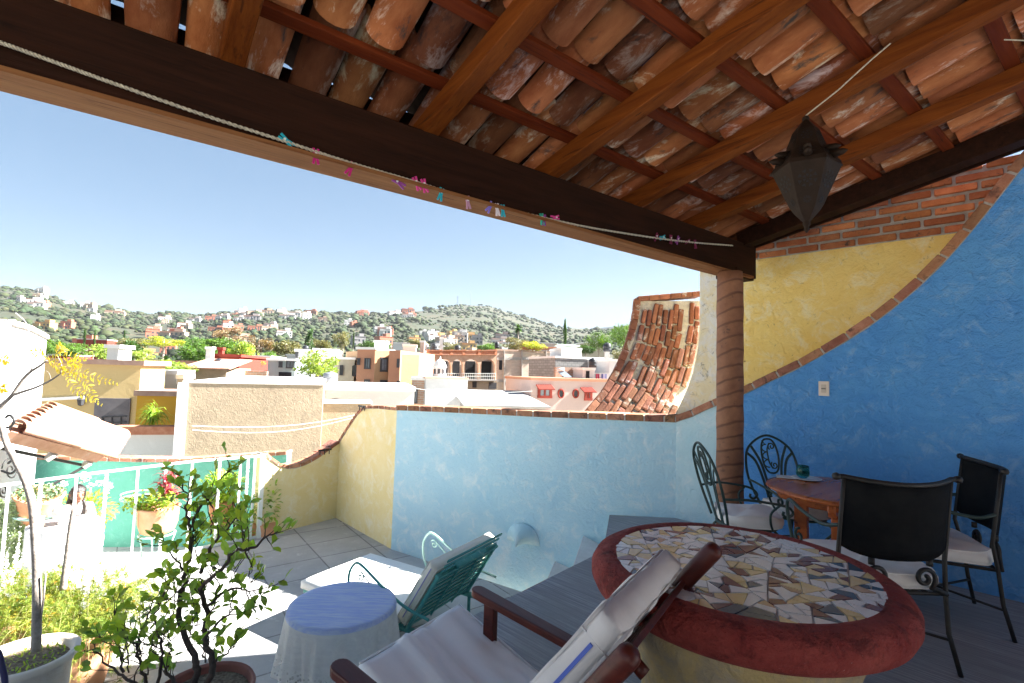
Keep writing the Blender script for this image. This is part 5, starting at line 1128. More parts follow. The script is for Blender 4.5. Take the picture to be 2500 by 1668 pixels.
# small dark chair arm at the very corner of the frame
q = W(-25, 1668, 2.2); mb = MB(); mb.tube(smoothpts([W(-40, 1590, 2.2), W(-8, 1590, 2.2), W(4, 1625, 2.2), W(12, 1668, 2.2), W(12, 1760, 2.2), W(10, 2100, 2.2)]), .012, 8); mb.tube(smoothpts([W(-60, 1620, 2.3), W(-20, 1640, 2.3), W(-20, 1760, 2.3), W(-20, 2100, 2.3)]), .012, 8); tag(mb.build('dark_chair_arm', M('navy_metal', (.03, .03, .10), rough=.3), smooth=True), 'dark curved chair arm cut off at the lower left corner', 'chair')
# ================================================================ terrain and hills
RID = [(-400, 690), (0, 700), (60, 708), (110, 722), (150, 738), (250, 752), (350, 768), (420, 762), (480, 769), (560, 762), (640, 757), (740, 760), (850, 765), (950, 767), (1000, 762), (1060, 750), (1110, 745), (1170, 743), (1220, 755), (1300, 780), (1360, 797), (1420, 803), (1500, 808), (1700, 800), (2000, 790), (2900, 790)]
def lerpt(tb, x):
    for (a, ya), (b, yb) in zip(tb, tb[1:]):
        if x <= b: return ya+(yb-ya)*max(0, (x-a))/(b-a)
    return tb[-1][1]
from mathutils import noise as mn
def terr(px, Y):
    """ground point at photo column px and distance Y"""
    Yr = 1100+ (600 if 1000 < px < 1400 else 0)*math.sin(math.pi*min(1, max(0, (px-1000)/400)))
    base_ = W(px, 900, Y)
    zn = -9.5
    t = (Y-230)/(Yr-230)
    if t <= 0: p = V3(base_.x, base_.y, zn); return p
    yr = lerpt(RID, px); zr = W(px, yr, Yr).z
    if t <= 1: z = zn+(zr-zn)*(t**1.12)
    else: z = zr - (Y-Yr)*.10
    q = V3(base_.x/130., base_.y/130., 0); z += (mn.noise(q)*1.0+mn.noise(q*2.3)*.5)*11*max(0, min(1, t*1.4))*(1-.75*min(1, max(0, t)))*1.2
    return V3(base_.x, base_.y, z)
def hillmat():
    m, t, b = nodes('scrubby_hillside'); co = coords(t)
    c = mixc(t, noise(t, co, .006, 8, .7, .42, .58), (.032, .032, .014), (.062, .046, .022)); c = mixc(t, noise(t, co, .05, 8, .75, .42, .58), c, (.022, .034, .016)); c = mixc(t, noise(t, co, .012, 8, .7, .62, .70), c, (.09, .062, .034))
    t.links.new(c, b.inputs['Base Color']); b.inputs['Roughness'].default_value = .95; return m
cols = list(range(-800, 3301, 20)); rows_ = [26, 60, 120, 180, 230, 280, 340, 400, 470, 540, 620, 700, 780, 860, 940, 1020, 1100, 1200, 1300, 1400, 1500, 1600, 1700, 1900, 2300]
mb = MB(); mb.add([terr(x, y) for y in rows_ for x in cols], [(j*len(cols)+i, j*len(cols)+i+1, (j+1)*len(cols)+i+1, (j+1)*len(cols)+i) for j in range(len(rows_)-1) for i in range(len(cols)-1)])
struct(mb.build('hills', hillmat(), smooth=True))
mb = MB(); mb.add([V3(-4500, -3000, -9.6), V3(4500, -3000, -9.6), V3(4500, 300, -9.6), V3(-4500, 300, -9.6)], [(0, 1, 2, 3)]); struct(mb.build('town_ground', M('town_ground', (.30, .27, .22), (.42, .38, .32), .3)))
mb = MB(); mb.add([W(x, y, 5200) for x, y in ((1380, 812), (1440, 803), (1500, 797), (1560, 792), (1700, 800), (1700, 900), (1380, 900))]+[W(x, y, 5800) for x, y in ((1380, 812), (1440, 803), (1500, 797), (1560, 792), (1700, 800), (1700, 900), (1380, 900))], [(0, 1, 2, 3, 4, 5, 6), (0, 7, 8, 1), (1, 8, 9, 2), (2, 9, 10, 3), (3, 10, 11, 4)]); struct(mb.build('far_mountain', M('far_mountain', (.10, .13, .13))))
# scrub
mb = MB(); ico = bmesh.new(); bmesh.ops.create_icosphere(ico, subdivisions=1, radius=1); iv = [v.co.copy() for v in ico.verts]; jf = [[v.index for v in f.verts] for f in ico.faces]; ico.free()
for k in range(16000):
    px = rnd.uniform(-60, 1620); Y = 240*(1800/240)**rnd.random()
    if Y > 1150 and not 1000 < px < 1400: Y = rnd.uniform(500, 1120)
    p = terr(px, Y)
    if mn.noise(V3(p.x/90, p.y/90, 3)) < -.22: continue
    s = 1.0*math.exp(rnd.gauss(.3, .45))*(1+Y/1500); g = rnd.uniform(.5, 1.35); mb.tone = (g*rnd.uniform(.8, 1.35), g, g*rnd.uniform(.6, 1.1))
    mb.add([p+V3(v.x*s*1.2, v.y*s*1.2, v.z*s*.75+s*.3)+rv()*s*.25 for v in iv], jf)
tag(mb.build('hillside_scrub', leafmat('scrub', (.016, .032, .010), (.034, .048, .018), .1, .05, (1, 1, 1), .8), smooth=True), 'low green trees and scrub covering the hillsides', 'scrub', kind='stuff')
# ================================================================ far houses
wcols = dict(white=(.50, .49, .47), terracotta=(.30, .12, .075), tan=(.36, .28, .21), ochre=(.42, .28, .11), grey=(.24, .23, .23))
hm = {k: M('far_%s_render' % k, c, tuple(min(1, x*1.12) for x in c), .2) for k, c in wcols.items()}
m_farroof = M('far_clay_roof', (.26, .13, .09), (.34, .19, .14), .5); m_fwin = M('far_dark_window', (.04, .05, .06), rough=.4)
tmpl = {}
for kname in wcols:
    for var in range(3):
        t = tag(thing('hillside_house', 'x', 'house', (0, 0, 0)), None); mb = MB(); L = (12, 9, 16)[var]; H = (5.5, 7, 4.5)[var]
        mb.box((0, 0, H/2-3), (L, 8, H+6)); mb.box((-L*.3, -2.5, H*.35), (L*.45, 6, H*.7)); mb.box((L*.22, 0, H+1.2), (L*.35, 5, 2.4))
        mb.mi = 1
        for i in range(int(L/3)): mb.box((-L/2+1.6+i*3, -4.02, H*.62), (1.3, .1, 1.5)); mb.box((-L/2+1.6+i*3, -5.55, H*.2), (1.2, .1, 1.5)); 
        mb.box((0, -4.03, .9), (2.6, .1, 2.0)); mb.build('wall', [hm[kname], m_fwin], t); mb = MB(); mb.box((0, 0, H+.12), (L+.5, 8.5, .25)); mb.box((-L*.3, -2.6, H*.7+.12), (L*.48, 6.4, .22)); mb.build('roof', m_farroof if var != 1 else hm[kname], t); tmpl[(kname, var)] = t
place = []
def hz(n, x0, x1, y0, y1, Y0, Y1, pal, where):
    for k in range(n): place.append((rnd.uniform(x0, x1), rnd.uniform(Y0, Y1), rnd.choice(pal), where))
hz(18, 380, 620, 0, 0, 520, 950, ['white', 'white', 'tan', 'terracotta'], 'on the middle hillside')
hz(16, 540, 880, 0, 0, 420, 900, ['white', 'tan', 'tan', 'grey', 'white', 'white', 'terracotta'], 'on the middle hillside')
hz(10, 560, 760, 0, 0, 900, 1060, ['white', 'terracotta', 'tan'], 'along the middle ridge')
hz(14, 20, 320, 0, 0, 700, 1080, ['white', 'white', 'tan', 'terracotta'], 'high on the left hillside')
hz(12, 20, 420, 0, 0, 330, 620, ['white', 'terracotta', 'ochre', 'tan'], 'low on the left hillside')
hz(40, 900, 1300, 0, 0, 330, 640, ['white', 'white', 'white', 'tan', 'grey', 'grey', 'tan', 'ochre', 'terracotta'], 'at the foot of the pointed hill')
hz(8, 820, 1010, 0, 0, 980, 1080, ['white', 'terracotta'], 'along the right end of the ridge')
hz(14, 1290, 1440, 0, 0, 300, 480, ['white', 'tan', 'terracotta'], 'below the bare slope left of the willows')
ANC = [(150, 'the white side wall'), (345, 'the yellow house'), (470, 'the tile-roofed house'), (600, 'the red house'), (720, 'the pale white house'), (860, 'the feathery tree'), (1030, 'the orange building'), (1212, 'the brick arches'), (1356, 'the brick building'), (9999, 'the willows')]
NUMW = 'first second third fourth fifth sixth seventh eighth ninth tenth eleventh twelfth thirteenth fourteenth fifteenth sixteenth'.split()
place.sort(key=lambda q: q[0]); used_ = set(); cnt = {}
for px, Y, kn, wh in place:
    an = next(a for x, a in ANC if px < x); k_ = (kn, an); cnt[k_] = cnt.get(k_, 0)+1
    v = rnd.randrange(3); t = tmpl[(kn, v)]; p = terr(px, Y); s = rnd.uniform(.75, 1.25)*(1+Y/2600); rz = rnd.uniform(.0, .75)
    lb = 'small %s hillside house above %s, %s such house from the left' % (kn, an, NUMW[cnt[k_]-1]); gp_ = '%s houses %s' % (kn, wh)
    if (kn, v) not in used_: used_.add((kn, v)); o = t; o.location = p; o.rotation_euler = (0, 0, rz); o.scale = (s, s, s); o['label'] = lb
    else: o = dup(t, p, lb, rz, s)
    o['group'] = gp_
for kx, t in tmpl.items():
    if kx not in used_:
        for c in list(t.children): bpy.data.objects.remove(c)
        bpy.data.objects.remove(t)
# masts on the pointed hill
for i, (px, yt, yb, w_, lb) in enumerate(((1117, 723, 745, 2.2, 'lattice radio mast on top of the pointed hill'), (1149, 712, 743, .5, 'thin tall antenna mast right of the lattice mast'), (1131, 728, 744, .4, 'short thin antenna between the two taller masts'))):
    a, b = W(px, yb+6, 1690), W(px, yt, 1690); t = thing('radio_mast', lb, 'mast', a); mb = MB()
    if i == 0:
        for sx, sy in ((-1, -1), (1, -1), (1, 1), (-1, 1)): mb.bar(a+V3(sx*w_*1.3, sy*w_*1.3, 0), b+V3(sx*w_*.6, sy*w_*.6, 0), .5, .5)
        for k in range(6): z = a.z+(b.z-a.z)*(k+.5)/6; mb.box((a.x, a.y, z), (w_*2, w_*2, 1.2))
    else: mb.bar(a, b, w_*1.3, w_*1.3)
    mb.build('tower', M('mast_steel', (.16, .16, .18)) if not bpy.data.materials.get('mast_steel') else bpy.data.materials['mast_steel'], t)
# ================================================================ town buildings
def tmat(n, c, c2=None, **k): return plaster(n, c, c2 or tuple(x*1.08 for x in c), tuple(min(.9, x*1.2) for x in c), .55, .75, bmp=.3, sc=.5, bs=3)
t_yel = tmat('yellow_house_paint', (.56, .42, .20)); t_dyel = tmat('deep_yellow_paint', (.48, .27, .025)); t_whi = tmat('town_white_paint', (.58, .58, .57)); t_pink = tmat('salmon_paint', (.42, .20, .12)); t_lit = tmat('sunlit_apricot_paint', (.46, .28, .15)); t_red = tmat('red_house_paint', (.24, .035, .022)); t_bei = tmat('beige_paint', (.40, .36, .28)); t_mint = tmat('pale_mint_paint', (.46, .54, .52)); t_rose = tmat('rose_white_paint', (.50, .38, .34))
t_brk = gridmat('far_brickwork', (.38, .22, .15), (.46, .29, .20), (.42, .37, .32), .42, .14, .025, plane='XZ', bmp=.2, var=.85); t_brkl = gridmat('pale_brickwork', (.52, .38, .29), (.60, .46, .36), (.55, .49, .44), .42, .14, .025, plane='XZ', bmp=.2, var=.9); t_blk = gridmat('concrete_blocks', (.27, .265, .25), (.35, .345, .33), (.22, .215, .21), .5, .24, .03, plane='XZ', bmp=.2, var=.85)
t_conc = M('grey_concrete', (.32, .30, .28), (.40, .38, .36), 1.5); t_slab = M('pale_roof_slab', (.74, .73, .70), (.80, .79, .77), 1.0)
def bl(name, label, px0, px1, yt, Y, ang, depth, mat, wins=(), cap=None, zb=-10, capmat=None, cat='building', caph=.18, side=None):
    d = V3(math.cos(R_(ang)), math.sin(R_(ang)), 0); n = V3(-d.y, d.x, 0); a = W(px0, yt, Y); b = PL(px1, yt, a, d); Ln = (b-a).dot(d); zt = a.z
    t = thing(name, label, cat, V3(a.x, a.y, zb)); mb = MB(); P = [V3(a.x, a.y, zb), V3(a.x, a.y, zb)+d*Ln, V3(a.x, a.y, zb)+d*Ln+n*depth, V3(a.x, a.y, zb)+n*depth]
    mb.prism(P, Z*(zt-zb)); mb.build('wall', mat, t)
    if cap: mb = MB(); c = (P[0]+P[2])/2; mb.box(V3(c.x, c.y, zt+caph/2), (Ln+2*cap, depth+2*cap, caph), (d, n, Z)); mb.build('roof_slab', capmat or t_slab, t)
    for w_ in wins:
        x0, x1, y0, y1 = w_[:4]; k = w_[4] if len(w_) > 4 else 'w'; p0, p1_ = PL(x0, y1, a, d), PL(x1, y0, a, d); wd, h = (p1_-p0).dot(d), abs(p1_.z-p0.z); c = V3((p0.x+p1_.x)/2, (p0.y+p1_.y)/2, (p0.z+p1_.z)/2)
        if k == 'o': mb = MB(); mb.box(c-n*.01, (wd, .06, h), (d, n, Z)); mb.build('opening', m_dark, t); continue
        fm = m_winf if k == 'w' else t_red; e = .10 if k == 'w' else .22
        mb = MB(); mb.box(c-n*.03+Z*(h/2), (wd+e, .16, e*.8), (d, n, Z)); mb.box(c-n*.03-Z*(h/2), (wd+e, .16, e*.8), (d, n, Z))
        for s in (-1, 1): mb.box(c-n*.032+d*(s*wd/2), (e*.8, .15, h), (d, n, Z))
        mb.box(c-n*.02, (e*.5, .12, h), (d, n, Z)); f_ = mb.build('window', fm, t); mb = MB(); mb.box(c-n*.01, (wd, .05, h), (d, n, Z)); mb.build('pane', m_glass if k != 'd' else m_dark, f_)
    return t, a, d, n, Ln, zt
def on_f(a, d, x, y): return PL(x, y, a, d)
# yellow house on the left
yh, a, d, n, Ln, zt = bl('yellow_house', 'pale yellow flat-roofed house with a brown roof edge beyond the canopy, left', 96, 345, 886, 17, 14, 2.0, t_yel, (), .15, capmat=M('brown_eave', (.30, .19, .15), (.38, .26, .2), 3))
p0, p1_ = on_f(a, d, 228, 1050), on_f(a, d, 321, 973); mb = MB(); c = (p0+p1_)/2; mb.box(c-n*.02, ((p1_-p0).dot(d), .08, abs(p1_.z-p0.z)), (d, n, Z)); mb.build('shaded_doorway', M('doorway_shade', (.13, .12, .13), (.17, .16, .17), 2), yh)  # flat grey panel stands in for the shade inside the doorway
mb = MB(); q = on_f(a, d, 98, 976); q2 = on_f(a, d, 210, 970); mb.bar(q-n*.06, q2-n*.06, .16, .10); mb.build('ledge', t_slab, yh)
mb = MB(); [mb.bar(on_f(a, d, 254+k*22, 1040)-n*.08, on_f(a, d, 254+k*22, 1018)-n*.08, .03, .03) for k in range(3)]; [mb.bar(on_f(a, d, 250, y)-n*.08, on_f(a, d, 312, y-2)-n*.08, .03, .03) for y in (1018, 1032)]; mb.build('inner_rail', m_winf, yh)
q = on_f(a, d, 203, 978)-n*.12; lt = thing('wall_lantern', 'small dark lantern fixed on the yellow house wall', 'lantern', q-Z*.2); mb = MB(); mb.lathe(q-Z*.18, [(.03, 0), (.08, .03), (.11, .2), (.12, .22), (.04, .3), (0, .32)], 8, cap=False); mb.build('lamp_body', m_winf, lt); mb = MB(); mb.bar(q+Z*.1, q+n*.12+Z*.14, .03, .03); mb.build('arm', m_winf, lt)
# yellow terrace to its right with the brown-capped parapet
yt_, a, d, n, Ln, zt = bl('yellow_annex', 'low deep yellow building with brown roof edge between the yellow house and tan building', 335, 452, 966, 17.3, 12, 1.5, t_dyel, (), .08, capmat=bpy.data.materials['brown_eave'])
tw_, a, d, n, Ln, zt = bl('terrace_wall', 'white terrace parapet wall with a rusty brown rim below the yellow buildings', 285, 466, 1061, 15.2, 14, .3, t_whi, (), .10, capmat=M('rusty_rim', (.36, .14, .08), (.46, .22, .14), 4), caph=.25, cat='wall')
c = W(372, 1040, 16); t = thing('agave', 'spiky drooping green plant on the yellow terrace', 'plant', c); lv = MB()
for k in range(160): dd = (rv()+Z*.8).normalized(); leaf(lv, c+V3(rnd.gauss(0, .05), rnd.gauss(0, .05), rnd.gauss(.15, .1)), dd, Z, rnd.uniform(.35, .6), .035, gt(.7, 1.2), curl=1.6)
lv.build('leaves', m_shrub, t)
# white pyramid roof, water tanks and boxes behind
mb = MB(); q = W(362, 958, 21); mb.add([q+V3(-.95, -.8, 0), q+V3(.95, -.8, 0), q+V3(.95, .8, 0), q+V3(-.95, .8, 0), W(362, 912, 21)], [(0, 1, 4), (1, 2, 4), (2, 3, 4), (3, 0, 4), (3, 2, 1, 0)]); tag(mb.build('pyramid_roof', t_slab), 'small white pyramid-shaped skylight roof beside a black water tank', 'roof')
def tank(px, yt, yb, hw, Y, mat, label, pole=None):
    a = W(px, yb, Y); b = W(px, yt, Y); r = hw*Y/1200; h = b.z-a.z; t = thing('water_tank', label, 'water tank', a)
    mb = MB(); mb.lathe(a, [(0, 0), (r, 0), (r, h*.2), (r*1.03, h*.22), (r, h*.24), (r, h*.5), (r*1.03, h*.52), (r, h*.54), (r, h*.74), (r*.8, h*.86), (r*.4, h*.92), (0, h*.93)], 28, cap=False); mb.build('body', mat, t, smooth=True)
    mb = MB(); mb.lathe(a+Z*(h*.90), [(0, 0), (r*.32, 0), (r*.32, h*.07), (0, h*.10)], 18, cap=False); mb.build('lid', mat, t, smooth=True)
    if pole: mb = MB(); mb.box(a-Z*(pole/2), (r*1.1, r*1.1, pole)); mb.build('stand', t_conc, t)
m_tank = M('black_plastic_tank', (.02, .022, .026), (.035, .038, .045), 3, .45); m_tgrey = M('grey_plastic_tank', (.16, .17, .19), (.2, .21, .23), 3, .45)
tank(384, 916, 956, 13, 21.5, m_tank, 'black water tank beside the white pyramid roof, left')
bl('roof_box', 'white boxy roof structure beside the black tank', 398, 431, 914, 20.5, 12, 1.6, t_whi, (), .06, zb=-1, cat='roof structure'); bl('roof_box', 'grey metal cabinet on the roof next to the tan building', 433, 447, 925, 20.2, 12, 1.0, t_conc, (), .05, zb=-1, cat='roof structure')
# tan building
tb, a, d, n, Ln, zt = bl('tan_building', 'long low building with rough tan rendered wall in the middle distance', 462, 790, 935, 14.2, 20, 9, m_tan, (), .02, capmat=t_slab, caph=.06)
mb = MB(); q = V3(a.x, a.y, 0); mb.box(q-d*.14+n*.2+Z*(zt-5), (.26, .5, 10), (d, n, Z)); mb.build('corner_pier', t_whi, tb)
bl('low_tan_wall', 'lower tan wall continuing right of the tan building down behind the curved parapet', 790, 905, 985, 16.6, 20, 1.0, m_tan, (), .05, cat='wall', caph=.06)
bl('white_roof_block', 'blinding white flat roof block behind the tan wall', 786, 1012, 952, 20, 16, 6, t_whi, ((809, 826, 974, 990, 'o'),), .05)
tank(806, 907, 934, 17, 21.5, m_tgrey, 'grey water tank above the right end of the tan building')
# hut and red house
hb, a, d, n, Ln, zt = bl('brick_hut', 'small tan hut with a corrugated pink roof above the tan building', 462, 553, 898, 27, 14, 5, m_tan, (), None)
mb = MB(); k = 0; P0 = V3(a.x, a.y, zt)-d*.3-n*.5
for k in range(26): mb.bar(P0+d*(k*(Ln+.6)/26)+Z*.0, P0+d*(k*(Ln+.6)/26)+n*4.5+Z*.55, .07, .06)
mb.prism([P0-Z*.04, P0+d*(Ln+.6)-Z*.04, P0+d*(Ln+.6)+n*4.5+Z*.5, P0+n*4.5+Z*.5], Z*.05); mb.build('corrugated_roof', m_tiles, hb)
rh, a, d, n, Ln, zt = bl('red_house', 'bright red house with two chimneys behind the corrugated hut', 515, 585, 870, 32, 14, 8, t_red, ((566, 573, 896, 910, 'o'),), .12, capmat=t_red)
bl('chimney', 'red and white chimney left of the red house', 503, 517, 853, 31, 14, .5, t_slab, (), .06, zb=-2, capmat=t_slab, cat='chimney'); bl('chimney', 'short red chimney on the red house roof', 532, 543, 854, 34, 14, .5, t_red, (), .05, zb=-2, capmat=t_red, cat='chimney')
tank(534, 875, 892, 10, 30, m_tank, 'dark water tank in front of the red house')
bl('long_tile_roof', 'long low house with a clay tile roof left of the chimneys', 350, 505, 884, 34, 12, 3, t_whi, (), .3, capmat=m_tiles)
bl('brick_wall', 'low red brick wall between the red house and the white house', 590, 652, 905, 31, 16, .4, t_brk, (), None, cat='wall')
# white houses
bl('white_house', 'pale white house with dark windows left of the feathery tree', 654, 722, 880, 34, 16, 8, t_mint, ((682, 689, 884, 896), (700, 717, 883, 898), (680, 712, 909, 922, 'o')), .1)
bl('white_tower', 'taller white block rising behind the pale white house', 722, 764, 858, 37, 16, 8, t_whi, ((722, 727, 860, 873), (722, 727, 884, 892)), .1); tank(746, 843, 857, 7, 38, m_tank, 'small dark tank on the taller white block')
bl('white_back_house', 'white house behind the crown of the feathery tree', 766, 822, 855, 44, 16, 8, t_whi, (), .1)
bl('domed_white_house', 'white low building with rounded roof right of the red house', 606, 660, 872, 44, 16, 8, t_whi, (), .1)
bl('beige_house', 'beige house with dark tall windows between tree and orange building', 820, 866, 877, 40, 14, 8, t_bei, ((830, 837, 893, 915), (859, 863, 893, 918, 'o'), (864, 871, 893, 918)), .08)
# orange building: projecting left wing, recessed bay, right yellow side
ob, a, d, n, Ln, zt = bl('orange_building', 'salmon apartment building with sunlit apricot face and flat roof in the town centre', 873, 916, 853, 38, -6, 9, t_pink, ((891, 904, 876, 900), (891, 902, 928, 942), (874, 878, 876, 890)), .12, capmat=t_slab)
P = V3(a.x, a.y, 0)+d*Ln; d2 = V3(math.cos(R_(34)), math.sin(R_(34)), 0); n2 = V3(-d2.y, d2.x, 0); L2 = (PL(966, 853, P, d2)-P).dot(d2); mb = MB(); mb.prism([V3(P.x, P.y, -10), V3(P.x, P.y, -10)+d2*L2, V3(P.x, P.y, -10)+d2*L2+n2*8, V3(P.x, P.y, -10)+n2*8], Z*(zt+10-.01)); mb.build('middle_wing', t_lit, ob)  # middle wing is the sunlit face; its light is put into the paint
for x0, x1, y0, y1, mt_ in ((931, 943, 876, 905, m_glass), (930, 942, 931, 952, m_dark)):
    c = (PL(x0, y1, P, d2)+PL(x1, y0, P, d2))/2; wd = (PL(x1, y0, P, d2)-PL(x0, y0, P, d2)).dot(d2); h = abs(PL(x0, y0, P, d2).z-PL(x0, y1, P, d2).z); mb = MB(); mb.box(c-n2*.02, (wd+.2, .16, h+.2), (d2, n2, Z)); f_ = mb.build('window', m_winf, ob); mb = MB()
    for s in (-1, 1): mb.box(c-n2*.09+d2*(s*wd*.25), (wd*.42, .06, h*.9), (d2, n2, Z))
    mb.build('pane', mt_, f_)
P3 = P+d2*L2; L3 = 3.2; mb = MB(); dq = V3(math.cos(R_(-10)), math.sin(R_(-10)), 0); nq = V3(-dq.y, dq.x, 0); P4 = V3(P3.x, P3.y, 0)-nq*1.2; L4 = (PL(978, 853, P4, dq)-P4).dot(dq); mb.prism([V3(P4.x, P4.y, -10), V3(P4.x, P4.y, -10)+dq*L4, V3(P4.x, P4.y, -10)+dq*L4+nq*8, V3(P4.x, P4.y, -10)+nq*8], Z*(zt+9.99)); mb.build('stair_wing', t_pink, ob)
for y0, y1 in ((876, 898), (930, 951)): c = (PL(970, y1, P4, dq)+PL(976, y0, P4, dq))/2; mb = MB(); mb.box(c-nq*.02, (.25, .1, abs(PL(970, y0, P4, dq).z-PL(970, y1, P4, dq).z)), (dq, nq, Z)); mb.build('slit_window', m_winf, ob)
P5 = P4+dq*L4+nq*.3; d5 = V3(math.cos(R_(30)), math.sin(R_(30)), 0); n5 = V3(-d5.y, d5.x, 0); L5 = (PL(1024, 853, P5, d5)-P5).dot(d5); mb = MB(); mb.prism([V3(P5.x, P5.y, -10), V3(P5.x, P5.y, -10)+d5*L5, V3(P5.x, P5.y, -10)+d5*L5+n5*7, V3(P5.x, P5.y, -10)+n5*7], Z*(zt+9.7)); mb.build('right_wing', tmat('light_yellow_paint', (.54, .40, .16)), ob)
for px, yt, yb, hw, lb in ((928, 836, 853, 14, 'boxy white rooftop room on the orange building, left'), (1000, 845, 855, 16, 'low white rooftop room on the orange building, right')): bl('rooftop_room', lb, px-hw, px+hw, yt, 41, 10, 3, t_whi, (), .06, zb=zt-.1, cat='roof structure')
# brick arcade building
AB = thing('arcade_building', 'unfinished brick building with a row of arches and a lattice balustrade', 'building', W(1030, 965, 50)); dA_ = V3(math.cos(R_(21)), math.sin(R_(21)), 0); nA_2 = V3(-dA_.y, dA_.x, 0); a = W(1030, 858, 50)
F = lambda x, y, o=0: PL(x, y, a, dA_)+nA_2*o
ztb = F(1040, 858).z; mb = MB(); q0 = F(1030, 965, 2.6); q1 = F(1214, 965, 2.6); L = (q1-q0).dot(dA_); mb.box(V3((q0.x+q1.x)/2, (q0.y+q1.y)/2, (ztb-10)/2)+nA_2*3, (L, 6, ztb+10), (dA_, nA_2, Z)); mb.build('back_wall', t_brkl, AB)
ys_, yt_a, yb_a, ycr = 905, 866, 924, 877
arches = [(1046, 1066), (1072, 1101), (1104, 1130), (1133, 1168), (1173, 1208)]
mb = MB()
def fq(pts, th=.5): p = [F(x, y) for x, y in pts]; mb.prism(p, nA_2*th)
fq([(1030, 866), (1212, 866), (1212, 877), (1030, 877)])
xs = [1036]+[x for ar in arches for x in ar]+[1212]
for i in range(0, len(xs), 2): fq([(xs[i], 877), (xs[i+1], 877), (xs[i+1], 927), (xs[i], 927)], .5)
for x0, x1 in arches:
    for k in range(10):
        u0, u1 = k/10, (k+1)/10; h = lambda u: 877+15*(1-math.sqrt(max(0, 1-(2*u-1)**2)))
        pts = [(x0+(x1-x0)*u0, 877), (x0+(x1-x0)*u1, 877), (x0+(x1-x0)*u1, h(u1)), (x0+(x1-x0)*u0, h(u0))]
        if abs(pts[2][1]-877)+abs(pts[3][1]-877) > .2: fq(pts, .48)
mb.build('arcade', M('orange_brick_arcade', (.52, .33, .22), (.60, .41, .29), 3), AB)
mb = MB(); p = [F(1030, 927), F(1212, 927), F(1212, 930), F(1030, 930)]; mb.prism([x-nA_2*.1 for x in p], nA_2*3); mb.build('gallery_floor', t_conc, AB)
mb = MB(); p = [F(1140, 931), F(1212, 931), F(1212, 966), F(1140, 966)]; mb.prism([x+nA_2*.4 for x in p], nA_2*2); mb.build('lower_wall', t_bei, AB)
for x0, x1, y0, y1 in ((1156, 1166, 932, 947), (1196, 1215, 934, 950)): mb = MB(); c = (F(x0, y0, .38)+F(x1, y1, .38))/2; mb.box(c, ((F(x1, y0)-F(x0, y0)).dot(dA_), .1, abs(F(x0, y0).z-F(x0, y1).z)), (dA_, nA_2, Z)); mb.build('lower_window', m_winf, AB)
for x0, x1 in ((1090, 1097), (1121, 1128), (1161, 1167), (1202, 1208)): mb = MB(); c = (F(x0, 889, 2.55)+F(x1, 927, 2.55))/2; mb.box(c, (1.1, .12, 2.3), (dA_, nA_2, Z)); mb.build('door', m_dark, AB)
mb = MB()
for y in (912, 919): mb.bar(F(1072, y, -.05), F(1210, y, -.05), .05, .05)
for x in range(1074, 1210, 5): mb.bar(F(x, 912, -.05), F(x, 927, -.05), .03, .03)
mb.build('gallery_railing', m_wpaint, AB)
mb = MB()
for r in range(3):
    for k in range(58): x = 1046+k*2.9; mb.box(F(x+(1.4 if r % 2 else 0), 863.4-r*2.6, .1), (.13, .2, .10), (dA_, nA_2, Z))
mb.bar(F(1044, 866), F(1212, 866), .3, .06); mb.bar(F(1044, 855.6), F(1212, 855.6), .3, .07)
for x in (1046, 1076, 1102, 1132, 1170, 1210): mb.bar(F(x, 867, .05), F(x, 854, .05), .32, .3, dA_)
mb.build('lattice_balustrade', M('terracotta_lattice', (.40, .16, .08), (.48, .22, .13), 5), AB)
bl('stair_tower', 'slim brick stair tower at the left end of the arcade', 1026, 1036, 836, 49.5, 8, 3, t_brkl, (), .05, cat='tower')
bb, a, d, n, Ln, zt = bl('brick_building', 'large pale brick building with concrete ties right of the arcade', 1212, 1356, 856, 54, 21, 6, t_brkl, ((1218, 1226, 880, 903, 'o'),), .06, capmat=t_brk)
mb = MB(); [mb.bar(on_f(a, d, x, 965)-n*.03, on_f(a, d, x, 856)-n*.03, .3, .1, d) for x in (1230, 1273, 1332)]; [mb.bar(on_f(a, d, 1213, y)-n*.035, on_f(a, d, 1356, y)-n*.035, .1, .3) for y in (876, 930)]; mb.build('concrete_ties', t_conc, bb)
mb = MB()
for r in range(2):
    for k in range(30): mb.box(on_f(a, d, 1277+k*2.6+(1.2 if r else 0), 853-r*2.8)+n*.1, (.12, .2, .1), (d, n, Z))
mb.bar(on_f(a, d, 1275, 848.4), on_f(a, d, 1356, 848.4), .3, .07); mb.build('lattice_parapet', bpy.data.materials['terracotta_lattice'], bb)
for px, yt, yb, hw, m_, lb in ((1041, 838, 856, 5, m_tgrey, 'grey tank beside the slim brick stair tower'), (1060, 837, 857, 7, m_tank, 'black tank above the left arches'), (1117, 842, 857, 7.5, m_tank, 'black tank above the middle arches'), (1213, 834, 851, 5.5, m_tank, 'dark tank at the corner between arcade and brick building')): tank(px, yt, yb, hw, 52, m_, lb)
bl('white_chimney', 'tall white chimney behind the arches', 1074, 1082, 827, 54, 8, .8, t_whi, (), .05, cat='chimney')
